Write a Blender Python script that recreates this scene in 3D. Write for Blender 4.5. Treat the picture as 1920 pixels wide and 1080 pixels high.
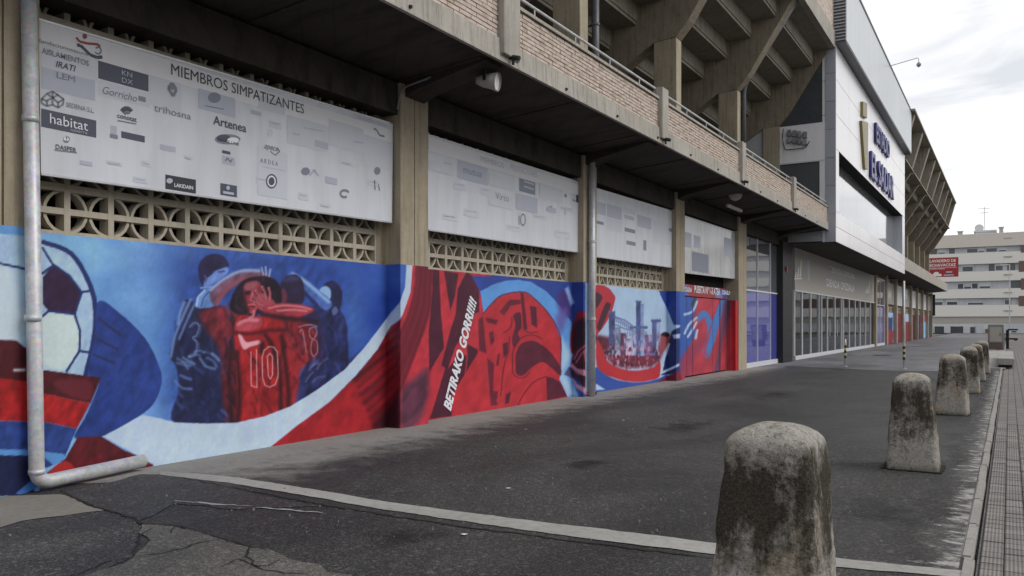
import bpy, bmesh, math, random
import numpy as np
from mathutils import Vector, Matrix
random.seed(7)
for o in list(bpy.data.objects): bpy.data.objects.remove(o, do_unlink=True)
scene = bpy.context.scene
COL = scene.collection

# ------------------------------------------------------------------ camera
F, CX, HZ = 1540.0, 960.0, 607.0          # focal length and horizon in photo pixels (1920 wide)
D, H = 7.7, 1.5                           # metres from the mural wall, eye height
TH = math.atan(933.0 / F)
FWD = Vector((-math.sin(TH), math.cos(TH), 0)); RGT = Vector((math.cos(TH), math.sin(TH), 0)); UP = Vector((0, 0, 1))
CAM = Vector((D, 0, H))
cam = bpy.data.cameras.new('camera'); camo = bpy.data.objects.new('camera', cam); COL.objects.link(camo)
cam.sensor_width = 36; cam.lens = 36 * F / 1920; cam.shift_y = (HZ - 540) / 1920
cam.clip_start = 0.05; cam.clip_end = 5000
camo.location = CAM; camo.rotation_euler = (math.pi / 2, 0, TH)
scene.camera = camo
scene.view_settings.view_transform = 'Standard'; scene.view_settings.look = 'None'
scene.view_settings.exposure = 0.28; scene.view_settings.gamma = 1.0
scene.view_settings.use_curve_mapping = False

# ------------------------------------------------------------------ sky and sun (overcast)
SUN_EL, SUN_AZ = 42.0, 70.0               # sun azimuth counted from +Y towards +X
world = bpy.data.worlds.new('World'); scene.world = world; world.use_nodes = True
wt = world.node_tree; wn = wt.nodes; wl = wt.links; wn.clear()
wo = wn.new('ShaderNodeOutputWorld'); wb = wn.new('ShaderNodeBackground'); wb.inputs['Strength'].default_value = 0.1
sky = wn.new('ShaderNodeTexSky'); sky.sky_type = 'NISHITA'; sky.sun_disc = False
sky.sun_elevation = math.radians(SUN_EL); sky.sun_rotation = math.radians(SUN_AZ); sky.dust_density = 3.0
tc = wn.new('ShaderNodeTexCoord'); mp = wn.new('ShaderNodeMapping'); mp.inputs['Scale'].default_value = (1.6, 1.6, 5.5)
n1 = wn.new('ShaderNodeTexNoise'); n1.inputs['Scale'].default_value = 2.6; n1.inputs['Detail'].default_value = 7; n1.inputs['Roughness'].default_value = 0.55
n1.inputs['Distortion'].default_value = 0.6
cr = wn.new('ShaderNodeValToRGB')
cr.color_ramp.elements[0].position = 0.38; cr.color_ramp.elements[0].color = (0.58, 0.60, 0.635, 1)
cr.color_ramp.elements[1].position = 0.66; cr.color_ramp.elements[1].color = (0.95, 0.94, 0.925, 1)
cs = wn.new('ShaderNodeVectorMath'); cs.operation = 'SCALE'; cs.inputs['Scale'].default_value = 11.4
mx = wn.new('ShaderNodeMixRGB'); mx.inputs['Fac'].default_value = 0.93
wl.new(tc.outputs['Generated'], mp.inputs['Vector']); wl.new(mp.outputs['Vector'], n1.inputs['Vector'])
wl.new(n1.outputs['Fac'], cr.inputs['Fac']); wl.new(cr.outputs['Color'], cs.inputs[0])
wl.new(sky.outputs['Color'], mx.inputs['Color1']); wl.new(cs.outputs['Vector'], mx.inputs['Color2'])
wl.new(mx.outputs['Color'], wb.inputs['Color']); wl.new(wb.outputs['Background'], wo.inputs['Surface'])
sun = bpy.data.lights.new('sun', 'SUN'); sun.energy = 1.35; sun.angle = math.radians(32); sun.color = (1, 0.97, 0.93)
suno = bpy.data.objects.new('sun', sun); COL.objects.link(suno)
sd = Vector((math.sin(math.radians(SUN_AZ)) * math.cos(math.radians(SUN_EL)), math.cos(math.radians(SUN_AZ)) * math.cos(math.radians(SUN_EL)), math.sin(math.radians(SUN_EL))))
suno.rotation_euler = (-sd).to_track_quat('-Z', 'Y').to_euler(); suno.location = sd * 60

# ------------------------------------------------------------------ pixel <-> place
def ray(px, py): return FWD + RGT * ((px - CX) / F) + UP * ((HZ - py) / F)
def onX(px, py, X=0.0):
    r = ray(px, py); return CAM + r * ((X - D) / r.x)
def onY(px, py, Y):
    r = ray(px, py); return CAM + r * (Y / r.y)
def onZ(px, py, Z=0.0):
    r = ray(px, py); return CAM + r * ((Z - H) / r.z)
def sY(px, X=0.0): return onX(px, HZ, X).y            # distance along the wall of an upright at px on plane X
def zX(px, py, X=0.0): return onX(px, py, X).z
def proj(P):                                          # (n,3) array -> photo pixels
    d = P - np.array(CAM); zf = d @ np.array(FWD)
    return CX + F * (d @ np.array(RGT)) / zf, HZ - F * d[:, 2] / zf

# ------------------------------------------------------------------ mesh helpers
class MB:
    def __init__(s): s.v = []; s.f = []
    def quad(s, a, b, c, d):
        n = len(s.v); s.v += [tuple(a), tuple(b), tuple(c), tuple(d)]; s.f.append((n, n + 1, n + 2, n + 3)); return s
    def ngon(s, pts):
        n = len(s.v); s.v += [tuple(p) for p in pts]; s.f.append(tuple(range(n, n + len(pts)))); return s
    def box(s, x0, x1, y0, y1, z0, z1):
        n = len(s.v)
        s.v += [(x0, y0, z0), (x1, y0, z0), (x1, y1, z0), (x0, y1, z0), (x0, y0, z1), (x1, y0, z1), (x1, y1, z1), (x0, y1, z1)]
        s.f += [tuple(n + i for i in q) for q in ((0, 3, 2, 1), (4, 5, 6, 7), (0, 1, 5, 4), (1, 2, 6, 5), (2, 3, 7, 6), (3, 0, 4, 7))]; return s
    def prism(s, poly, axis, a, b):
        """poly: list of 2D points. axis 'y': (x,z) swept y a..b ; 'x': (y,z) swept x ; 'z': (x,y) swept z"""
        def P(p, t):
            return {'y': (p[0], t, p[1]), 'x': (t, p[0], p[1]), 'z': (p[0], p[1], t)}[axis]
        n = len(s.v); k = len(poly)
        s.v += [P(p, a) for p in poly] + [P(p, b) for p in poly]
        s.f.append(tuple(range(n, n + k))); s.f.append(tuple(range(n + 2 * k - 1, n + k - 1, -1)))
        for i in range(k):
            j = (i + 1) % k; s.f.append((n + i, n + k + i, n + k + j, n + j))
        return s
    def tube(s, pts, r, seg=12, cap=True):
        pts = [Vector(p) for p in pts]; rings = []
        rr = r if isinstance(r, (list, tuple)) else [r] * len(pts)
        up = None
        for i, p in enumerate(pts):
            t = (pts[min(i + 1, len(pts) - 1)] - pts[max(i - 1, 0)]).normalized()
            if up is None: up = Vector((0, 0, 1)) if abs(t.z) < 0.9 else Vector((1, 0, 0))
            a = t.cross(up).normalized(); b = a.cross(t).normalized(); up = b
            n = len(s.v)
            for k in range(seg):
                an = 2 * math.pi * k / seg
                s.v.append(tuple(p + (a * math.cos(an) + b * math.sin(an)) * rr[i]))
            rings.append(n)
        for i in range(len(rings) - 1):
            for k in range(seg):
                j = (k + 1) % seg
                s.f.append((rings[i] + k, rings[i] + j, rings[i + 1] + j, rings[i + 1] + k))
        if cap:
            s.f.append(tuple(rings[0] + k for k in reversed(range(seg)))); s.f.append(tuple(rings[-1] + k for k in range(seg)))
        return s
    def mesh(s, name, mat, smooth=False, bevel=0, recalc=True):
        me = bpy.data.meshes.new(name); me.from_pydata(s.v, [], s.f)
        if recalc or bevel:
            bm = bmesh.new(); bm.from_mesh(me)
            if recalc: bmesh.ops.recalc_face_normals(bm, faces=bm.faces)
            if bevel: bmesh.ops.bevel(bm, geom=list(bm.edges), offset=bevel, segments=2, affect='EDGES', clamp_overlap=True)
            bm.to_mesh(me); bm.free()
        if smooth: me.polygons.foreach_set('use_smooth', [True] * len(me.polygons))
        if mat: me.materials.append(mat)
        me.update(); return me
    def build(s, name, mat, parent=None, smooth=False, bevel=0, recalc=True):
        return link(name, s.mesh(name, mat, smooth, bevel, recalc), parent)
def link(name, me, parent=None, loc=None):
    o = bpy.data.objects.new(name, me); COL.objects.link(o)
    if parent is not None: o.parent = parent
    if loc is not None: o.location = loc
    return o
def tag(o, label=None, cat=None, group=None, kind=None):
    for k, v in (('label', label), ('category', cat), ('group', group), ('kind', kind)):
        if v: o[k] = v
    return o
def empty(name, label, cat, group=None, loc=(0, 0, 0)):
    o = bpy.data.objects.new(name, None); COL.objects.link(o); o.location = loc
    return tag(o, label, cat, group)
_tc = {}
def text_mesh(s, mat, shear=0.0, bold=0.0, depth=0.0):
    cu = bpy.data.curves.new('t', 'FONT'); cu.body = s; cu.shear = shear; cu.offset = bold; cu.extrude = depth; cu.resolution_u = 3
    ob = bpy.data.objects.new('t', cu); COL.objects.link(ob)
    dg = bpy.context.evaluated_depsgraph_get(); dg.update()
    me = bpy.data.meshes.new_from_object(ob.evaluated_get(dg))
    bpy.data.objects.remove(ob); bpy.data.curves.remove(cu)
    me.materials.clear(); me.materials.append(mat)
    return me
def fit_text(name, s, mat, parent, origin, u, v, width, height, shear=0.0, bold=0.0, depth=0.0):
    """text fitted into a width x height frame: origin lower left, u right, v up (unit vectors)"""
    me = text_mesh(s, mat, shear, bold, depth)
    n = len(me.vertices); co = np.zeros(n * 3); me.vertices.foreach_get('co', co); co = co.reshape(-1, 3)
    lo = co.min(0); hi = co.max(0); u = np.array(u); v = np.array(v); w = np.cross(u, v)
    X = (co[:, 0] - lo[0]) / (hi[0] - lo[0]) * width; Yy = (co[:, 1] - lo[1]) / (hi[1] - lo[1]) * height
    P = np.array(origin) + X[:, None] * u + Yy[:, None] * v + (co[:, 2] - lo[2])[:, None] * w
    me.vertices.foreach_set('co', P.ravel()); me.update()
    return link(name, me, parent)
def px_text(name, s, mat, parent, X, x0, y0, x1, hpx, **k):
    """text on the upright plane X (facing the street): lower left pixel (x0,y0), right end pixel x1, height hpx at x0"""
    a = onX(x0, y0, X); t = onX(x0, y0 - hpx, X); b = sY(x1, X)
    return fit_text(name, s, mat, parent, a, (0, 1, 0), (0, 0, 1), b - a.y, t.z - a.z, **k)
def px_quad(mb, X, pts, thick=0.0):
    p = [onX(x, y, X) for x, y in pts]
    mb.prism([(q.y, q.z) for q in p], 'x', X - thick, X) if thick else mb.ngon(p)
    return mb

# ------------------------------------------------------------------ materials
def lin(c):
    return tuple(((x / 255) / 12.92 if x / 255 <= 0.04045 else ((x / 255 + 0.055) / 1.055) ** 2.4) for x in c)
class MT:
    def __init__(s, name, rough=0.6, base=(0.5, 0.5, 0.5), metal=0.0, spec=0.5):
        s.m = bpy.data.materials.new(name); s.m.use_nodes = True; s.t = s.m.node_tree; s.n = s.t.nodes; s.l = s.t.links
        s.b = s.n['Principled BSDF']; s.b.inputs['Roughness'].default_value = rough; s.b.inputs['Metallic'].default_value = metal
        s.b.inputs['Base Color'].default_value = (*base, 1); s.b.inputs['Specular IOR Level'].default_value = spec
        s.tc = s.n.new('ShaderNodeTexCoord')
    def vec(s, scale=(1, 1, 1), src='Object', random_loc=False):
        m = s.n.new('ShaderNodeMapping'); m.inputs['Scale'].default_value = scale
        if src == 'World':
            g = s.n.new('ShaderNodeNewGeometry'); s.l.new(g.outputs['Position'], m.inputs['Vector'])
        else: s.l.new(s.tc.outputs[src], m.inputs['Vector'])
        return m.outputs['Vector']
    def noise(s, v, scale=5, detail=5, rough=0.6, dist=0.0):
        n = s.n.new('ShaderNodeTexNoise'); n.inputs['Scale'].default_value = scale; n.inputs['Detail'].default_value = detail
        n.inputs['Roughness'].default_value = rough; n.inputs['Distortion'].default_value = dist; s.l.new(v, n.inputs['Vector']); return n.outputs['Fac']
    def voro(s, v, scale=5, feature='F1', out='Distance'):
        n = s.n.new('ShaderNodeTexVoronoi'); n.inputs['Scale'].default_value = scale; n.feature = feature; s.l.new(v, n.inputs['Vector']); return n.outputs[out]
    def ramp(s, f, stops):
        r = s.n.new('ShaderNodeValToRGB'); e = r.color_ramp.elements
        while len(e) < len(stops): e.new(0.5)
        for el, (p, c) in zip(e, stops):
            el.position = p; el.color = (*c, 1) if not isinstance(c, (int, float)) else (c, c, c, 1)
        s.l.new(f, r.inputs['Fac']); return r.outputs['Color']
    def mix(s, fac, a, b, mode='MIX'):
        m = s.n.new('ShaderNodeMixRGB'); m.blend_type = mode
        for inp, x in (('Fac', fac), ('Color1', a), ('Color2', b)):
            if isinstance(x, (int, float)): m.inputs[inp].default_value = x if inp == 'Fac' else (x, x, x, 1)
            elif isinstance(x, tuple): m.inputs[inp].default_value = (*x, 1)
            else: s.l.new(x, m.inputs[inp])
        return m.outputs['Color']
    def rnd(s):
        o = s.n.new('ShaderNodeObjectInfo'); return o.outputs['Random']
    def col(s, c): s.l.new(c, s.b.inputs['Base Color']); return s
    def rgh(s, c): s.l.new(c, s.b.inputs['Roughness']); return s
    def bump(s, h, strength=0.3, dist=0.01):
        b = s.n.new('ShaderNodeBump'); b.inputs['Strength'].default_value = strength; b.inputs['Distance'].default_value = dist
        s.l.new(h, b.inputs['Height']); s.l.new(b.outputs['Normal'], s.b.inputs['Normal']); return s
def concrete(name, base, stain, streak=0.6, rough=0.85, sv=(9, 9, 0.55), boards=0.0):
    t = MT(name, rough, spec=0.25); v = t.vec(src='World')
    a = t.noise(v, 1.1, 6, 0.6); b = t.noise(v, 14, 6, 0.7); st = t.noise(t.vec(sv, 'World'), 1.6, 5, 0.65)
    c = t.mix(t.ramp(a, [(0.3, 0.0), (0.75, 1.0)]), base, tuple(0.72 * x for x in base))
    c = t.mix(t.ramp(st, [(0.48, 0.0), (0.72, streak)]), c, stain)
    c = t.mix(0.5, c, t.ramp(b, [(0.2, 0.55), (0.8, 1.0)]), 'MULTIPLY')
    pit = t.voro(v, 60); c = t.mix(t.ramp(pit, [(0.0, 0.45), (0.16, 0.0)]), c, stain)
    if boards:
        w = t.n.new('ShaderNodeTexWave'); w.bands_direction = 'DIAGONAL'; w.wave_profile = 'SAW'; w.inputs['Scale'].default_value = 1.1; w.inputs['Distortion'].default_value = 0.4; t.l.new(v, w.inputs['Vector'])
        c = t.mix(boards, c, t.ramp(w.outputs['Fac'], [(0.0, 0.55), (0.06, 0.9), (0.5, 1.0), (0.94, 0.9), (1.0, 0.6)]), 'MULTIPLY')
        rust = t.noise(t.vec((4, 4, 0.4), 'World'), 0.9, 6, 0.7); c = t.mix(t.ramp(rust, [(0.6, 0.0), (0.74, 0.55)]), c, (0.10, 0.06, 0.035))
    t.col(c).bump(b, 0.35, 0.012); return t.m
def plain(name, base, rough=0.5, metal=0.0, var=0.15, spec=0.5, scale=6):
    t = MT(name, rough, base, metal, spec); v = t.vec(src='World'); a = t.noise(v, scale, 6, 0.65)
    t.col(t.mix(1.0, base, t.ramp(a, [(0.25, 1 - var), (0.75, 1 + var * 0.3)]), 'MULTIPLY'))
    t.rgh(t.ramp(a, [(0.2, max(0.02, rough - 0.1)), (0.8, min(1, rough + 0.1))])); return t.m
def flat(name, base, rough=0.6, metal=0.0, spec=0.4): return plain(name, base, rough, metal, 0.06, spec)
M = {}
M['concrete'] = concrete('concrete', (0.29, 0.265, 0.215), (0.12, 0.105, 0.08))
M['pillar'] = concrete('pillar_concrete', (0.48, 0.415, 0.31), (0.20, 0.16, 0.11), 0.6)
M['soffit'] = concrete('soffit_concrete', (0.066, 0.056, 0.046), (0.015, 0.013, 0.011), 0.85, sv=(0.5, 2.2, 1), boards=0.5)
M['edge'] = concrete('slab_edge_concrete', (0.47, 0.44, 0.39), (0.20, 0.18, 0.15), 0.8)
M['raker'] = concrete('raker_concrete', (0.35, 0.30, 0.225), (0.11, 0.085, 0.055), 0.75, boards=0.3)
M['step'] = concrete('step_concrete', (0.38, 0.345, 0.285), (0.12, 0.10, 0.075), 0.7, boards=0.3)
M['lattice'] = concrete('lattice_concrete', (0.54, 0.49, 0.40), (0.22, 0.19, 0.14), 0.3)
M['dark'] = flat('dark_interior', (0.012, 0.012, 0.012), 0.9)
M['black'] = flat('black_metal', (0.012, 0.012, 0.014), 0.45)
def mk_brick():
    t = MT('brick', 0.85, spec=0.2); r = t.rnd(); v = t.vec(src='World'); n = t.noise(v, 9, 5, 0.7); n2 = t.noise(v, 60, 3)
    r2 = t.noise(t.vec((6.5, 3.85, 16.2), 'World'), 1.0, 0, 0)
    c = t.ramp(r2, [(0.3, (0.44, 0.35, 0.29)), (0.45, (0.57, 0.48, 0.41)), (0.58, (0.62, 0.535, 0.465)), (0.7, (0.48, 0.38, 0.32))])
    c = t.mix(0.6, c, t.ramp(n, [(0.25, 0.55), (0.7, 1.0)]), 'MULTIPLY'); t.col(c).bump(n2, 0.4, 0.004); return t.m
M['brick'] = mk_brick()
M['mortar'] = concrete('mortar', (0.23, 0.20, 0.17), (0.13, 0.11, 0.09), 0.4)
def mk_asphalt(name, c0, c1, speck, wet=0.0):
    t = MT(name, 0.8, spec=0.35); v = t.vec(src='World'); big = t.noise(v, 0.35, 5, 0.6, 0.4); mid = t.noise(v, 3.0, 6, 0.65); fine = t.noise(v, 70, 3, 0.6)
    cell = t.voro(v, 85, out='Color'); dist = t.voro(v, 85); cell2 = t.voro(v, 34, out='Color'); damp = t.noise(t.vec((1.0, 0.45, 1), 'World'), 0.55, 6, 0.62, 0.8)
    sep = t.n.new('ShaderNodeSeparateColor'); t.l.new(cell, sep.inputs[0]); sep2 = t.n.new('ShaderNodeSeparateColor'); t.l.new(cell2, sep2.inputs[0])
    c = t.mix(t.ramp(big, [(0.35, 0.0), (0.65, 1.0)]), c0, c1)
    c = t.mix(0.75, c, t.ramp(mid, [(0.25, 0.6), (0.75, 1.15)]), 'MULTIPLY')
    c = t.mix(t.ramp(sep.outputs[0], [(0.6, 0.0), (1.0, 0.65)]), c, speck); c = t.mix(t.ramp(sep.outputs[1], [(0.6, 0.0), (0.9, 0.5)]), c, tuple(0.35 * x for x in c0)); c = t.mix(t.ramp(sep2.outputs[0], [(0.94, 0.0), (0.97, 0.5)]), c, speck)
    c = t.mix(t.ramp(fine, [(0.35, 0.45), (0.5, 0.0)]), c, tuple(0.3 * x for x in c0))
    c = t.mix(1.0, c, t.ramp(damp, [(0.34, 0.62), (0.50, 0.95), (0.66, 1.35)]), 'MULTIPLY')
    t.col(c); t.rgh(t.ramp(damp, [(0.34, 0.5), (0.6, 0.85)]))
    t.bump(t.mix(0.5, dist, fine), 0.6, 0.006); return t.m
M['asphalt'] = mk_asphalt('asphalt', (0.030, 0.029, 0.029), (0.043, 0.041, 0.041), (0.13, 0.125, 0.12))
M['asphalt_old'] = mk_asphalt('old_asphalt', (0.040, 0.037, 0.038), (0.060, 0.056, 0.053), (0.16, 0.155, 0.15))
M['asphalt_pale'] = mk_asphalt('pale_asphalt', (0.13, 0.128, 0.142), (0.17, 0.168, 0.182), (0.24, 0.24, 0.25))
M['patch'] = mk_asphalt('cracked_patch', (0.105, 0.098, 0.088), (0.15, 0.14, 0.125), (0.24, 0.23, 0.21))
M['apron'] = concrete('apron_concrete', (0.31, 0.30, 0.285), (0.14, 0.13, 0.115), 0.4)
M['apron_pale'] = concrete('pale_apron_concrete', (0.27, 0.25, 0.22), (0.15, 0.14, 0.12), 0.35)
M['strip'] = concrete('strip_concrete', (0.41, 0.40, 0.38), (0.19, 0.18, 0.165), 0.5)
M['kerb'] = concrete('kerb_stone', (0.36, 0.345, 0.325), (0.17, 0.16, 0.15), 0.5)
M['crack'] = flat('crack', (0.012, 0.011, 0.010), 0.95)
def mk_tile():
    t = MT('paving_tile', 0.75, spec=0.3); r = t.rnd(); v = t.vec(src='World')
    w = t.n.new('ShaderNodeTexWave'); w.wave_type = 'BANDS'; w.bands_direction = 'X'; w.inputs['Scale'].default_value = 14; t.l.new(v, w.inputs['Vector'])
    c = t.ramp(r, [(0.0, (0.17, 0.16, 0.155)), (0.5, (0.22, 0.20, 0.19)), (1.0, (0.25, 0.23, 0.215))])
    c = t.mix(0.7, c, t.ramp(w.outputs['Fac'], [(0.2, 0.6), (0.6, 1.0)]), 'MULTIPLY')
    c = t.mix(0.7, c, t.ramp(t.noise(v, 3, 6, 0.7), [(0.3, 0.6), (0.7, 1.1)]), 'MULTIPLY'); t.col(c).bump(w.outputs['Fac'], 0.5, 0.006); return t.m
M['tile'] = mk_tile()
def mk_tilebed():
    t = MT('paving_bed', 0.8, spec=0.3); v = t.vec(src='World')
    b = t.n.new('ShaderNodeTexBrick'); b.offset = 0; b.inputs['Scale'].default_value = 1; b.inputs['Brick Width'].default_value = 0.13; b.inputs['Row Height'].default_value = 0.15
    b.inputs['Mortar Size'].default_value = 0.008; b.inputs['Color1'].default_value = (0.16, 0.15, 0.145, 1); b.inputs['Color2'].default_value = (0.21, 0.195, 0.185, 1); b.inputs['Mortar'].default_value = (0.06, 0.055, 0.05, 1)
    t.l.new(v, b.inputs['Vector'])
    t.col(t.mix(0.7, b.outputs['Color'], t.ramp(t.noise(v, 2, 6, 0.7), [(0.3, 0.6), (0.7, 1.1)]), 'MULTIPLY')); return t.m
M['tilebed'] = mk_tilebed()
M['mortar_bed'] = flat('bedding_sand', (0.06, 0.055, 0.05), 0.9)
def mk_galv(name, base):
    t = MT(name, 0.45, base, 0.25); v = t.vec(src='World'); a = t.voro(v, 35, out='Color'); n = t.noise(v, 5, 6, 0.7)
    c = t.mix(0.25, base, a, 'MULTIPLY'); c = t.mix(0.7, c, t.ramp(n, [(0.3, 0.6), (0.7, 1.05)]), 'MULTIPLY'); t.col(c)
    t.rgh(t.ramp(n, [(0.3, 0.35), (0.7, 0.6)])); return t.m
M['galv'] = mk_galv('galvanised_steel', (0.66, 0.67, 0.70)); M['pipe_grey'] = mk_galv('painted_pipe', (0.30, 0.31, 0.34)); M['pipe_dark'] = mk_galv('dark_pipe', (0.09, 0.095, 0.11))
M['alu'] = plain('aluminium', (0.55, 0.56, 0.58), 0.4, 0.6, 0.12)
M['alu_white'] = plain('white_frame', (0.62, 0.63, 0.65), 0.45, 0.0, 0.1)
def mk_clad(name, base, rough):
    t = MT(name, rough, base, 0.0, 0.5); v = t.vec(src='World'); n = t.noise(t.vec((3, 3, 0.4), 'World'), 1.5, 5, 0.6); r = t.rnd()
    c = t.mix(0.5, base, t.ramp(n, [(0.3, 0.82), (0.65, 1.0)]), 'MULTIPLY'); c = t.mix(1.0, c, t.ramp(r, [(0, 0.95), (1, 1.03)]), 'MULTIPLY'); t.col(c); return t.m
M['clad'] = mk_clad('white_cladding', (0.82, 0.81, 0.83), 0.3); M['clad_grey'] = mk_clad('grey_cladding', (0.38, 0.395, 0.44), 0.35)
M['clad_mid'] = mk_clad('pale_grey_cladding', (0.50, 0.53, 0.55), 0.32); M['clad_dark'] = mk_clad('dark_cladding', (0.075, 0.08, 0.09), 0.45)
M['louvre'] = plain('louvre_metal', (0.35, 0.36, 0.40), 0.4, 0.4)
def mk_board(name, base, rough, grime=0.25):
    t = MT(name, rough, base, 0, 0.4); v = t.vec(src='World'); n = t.noise(t.vec((4, 4, 0.6), 'World'), 1.3, 6, 0.6); n2 = t.noise(v, 0.9, 4, 0.5)
    c = t.mix(1.0, base, t.ramp(n, [(0.35, 1 - grime), (0.6, 1.0)]), 'MULTIPLY'); c = t.mix(1.0, c, t.ramp(n2, [(0.3, 0.88), (0.7, 1.0)]), 'MULTIPLY')
    t.col(c); return t.m
M['board'] = mk_board('printed_board', (0.69, 0.71, 0.77), 0.38, 0.10)
M['board_gloss'] = mk_board('glossy_board', (0.60, 0.61, 0.63), 0.12, 0.25)
for k, c in (('ink_dark', (0.035, 0.037, 0.05)), ('ink_slate', (0.075, 0.085, 0.125)), ('ink_mid', (0.22, 0.24, 0.30)), ('ink_pale', (0.46, 0.49, 0.58)), ('ink_faint', (0.595, 0.62, 0.69)), ('ink_white', (0.80, 0.81, 0.86)), ('ink_red', (0.33, 0.07, 0.06)), ('ink_warm', (0.75, 0.75, 0.78))):
    M[k] = flat(k, c, 0.45)
M['paint_white'] = flat('white_paint', (0.75, 0.77, 0.83), 0.5)
def mk_mural():
    t = MT('mural_paint', 0.5, spec=0.35); a = t.n.new('ShaderNodeAttribute'); a.attribute_name = 'paint'
    v = t.vec(src='World'); n = t.noise(v, 22, 6, 0.7); n2 = t.noise(v, 2.2, 5, 0.6); dirt = t.noise(t.vec((5, 5, 0.5), 'World'), 1.2, 5, 0.6)
    c = t.mix(0.35, a.outputs['Color'], t.ramp(n, [(0.25, 0.7), (0.7, 1.08)]), 'MULTIPLY')
    c = t.mix(0.5, c, t.ramp(n2, [(0.3, 0.75), (0.7, 1.08)]), 'MULTIPLY')
    c = t.mix(t.ramp(dirt, [(0.6, 0.0), (0.85, 0.22)]), c, (0.12, 0.11, 0.12))
    t.col(c).bump(n, 0.25, 0.006); t.rgh(t.ramp(n2, [(0.3, 0.42), (0.7, 0.62)])); return t.m
M['mural'] = mk_mural()
def mk_glass(name, tint, tr, ior=1.5, rough=0.02):
    m = bpy.data.materials.new(name); m.use_nodes = True; t = m.node_tree; n = t.nodes; l = t.links
    n.remove(n['Principled BSDF']); o = n['Material Output']
    tb = n.new('ShaderNodeBsdfTransparent'); tb.inputs['Color'].default_value = (*tr, 1)
    pr = n.new('ShaderNodeBsdfPrincipled'); pr.inputs['Base Color'].default_value = (*tint, 1); pr.inputs['Roughness'].default_value = rough
    gl = n.new('ShaderNodeBsdfGlossy'); gl.inputs['Roughness'].default_value = rough; gl.inputs['Color'].default_value = (0.9, 0.92, 0.95, 1)
    nz = n.new('ShaderNodeTexNoise'); nz.inputs['Scale'].default_value = 0.7; bp = n.new('ShaderNodeBump'); bp.inputs['Strength'].default_value = 0.06; bp.inputs['Distance'].default_value = 0.05
    g = n.new('ShaderNodeNewGeometry'); l.new(g.outputs['Position'], nz.inputs['Vector']); l.new(nz.outputs['Fac'], bp.inputs['Height']); l.new(bp.outputs['Normal'], gl.inputs['Normal']); l.new(bp.outputs['Normal'], pr.inputs['Normal'])
    fr = n.new('ShaderNodeFresnel'); fr.inputs['IOR'].default_value = ior
    mx = n.new('ShaderNodeMixShader'); m2 = n.new('ShaderNodeMixShader'); m2.inputs['Fac'].default_value = sum(tint) > 0
    if sum(tint) > 0: m2.inputs['Fac'].default_value = 0.7
    else: m2.inputs['Fac'].default_value = 0.0
    l.new(tb.outputs[0], m2.inputs[1]); l.new(pr.outputs[0], m2.inputs[2])
    l.new(fr.outputs[0], mx.inputs['Fac']); l.new(m2.outputs[0], mx.inputs[1]); l.new(gl.outputs[0], mx.inputs[2]); l.new(mx.outputs[0], o.inputs['Surface']); return m
M['glass'] = mk_glass('shop_glass', (0, 0, 0), (0.55, 0.58, 0.58), 1.7)
M['glass_blue'] = mk_glass('blue_film_glass', (0.13, 0.14, 0.60), (0.2, 0.22, 0.7), 1.42)
M['glass_upper'] = mk_glass('clear_glass', (0.20, 0.21, 0.24), (0.5, 0.52, 0.55), 1.9)
M['screen'] = mk_glass('screen_glass', (0.42, 0.42, 0.43), (0.3, 0.3, 0.3), 2.6, 0.05)
M['gold'] = plain('gold_emblem', (0.22, 0.175, 0.07), 0.4, 0.3); M['recess'] = flat('recess_black', (0.010, 0.010, 0.011), 0.85, spec=0.1); M['letter_blue'] = flat('blue_letters', (0.03, 0.03, 0.16), 0.35)
M['letter_white'] = flat('white_letters', (0.78, 0.78, 0.76), 0.4)
M['fascia'] = plain('shop_fascia', (0.40, 0.375, 0.335), 0.5, 0, 0.1)
M['lampwhite'] = plain('lamp_housing', (0.42, 0.40, 0.36), 0.4); M['lampglass'] = plain('lamp_glass', (0.7, 0.7, 0.68), 0.15, 0, 0.1)
M['red_sign'] = flat('red_sign', (0.34, 0.03, 0.035), 0.4); M['navy'] = flat('navy_panel', (0.012, 0.016, 0.05), 0.5)
M['yellow'] = flat('yellow_paint', (0.55, 0.50, 0.26), 0.5)
M['apt'] = plain('beige_render', (0.72, 0.695, 0.64), 0.8, 0, 0.12); M['apt_top'] = plain('tan_render', (0.62, 0.565, 0.50), 0.8, 0, 0.12)
M['apt_win'] = plain('shutter_grey', (0.42, 0.43, 0.46), 0.4, 0, 0.2, 0.5, 0.8); M['apt_glass'] = plain('window_glass', (0.07, 0.08, 0.09), 0.1, 0, 0.2)
M['apt_brown'] = plain('brown_screen', (0.14, 0.09, 0.075), 0.6); M['apt_ground'] = plain('pale_ground_floor', (0.58, 0.58, 0.58), 0.6)
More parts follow.
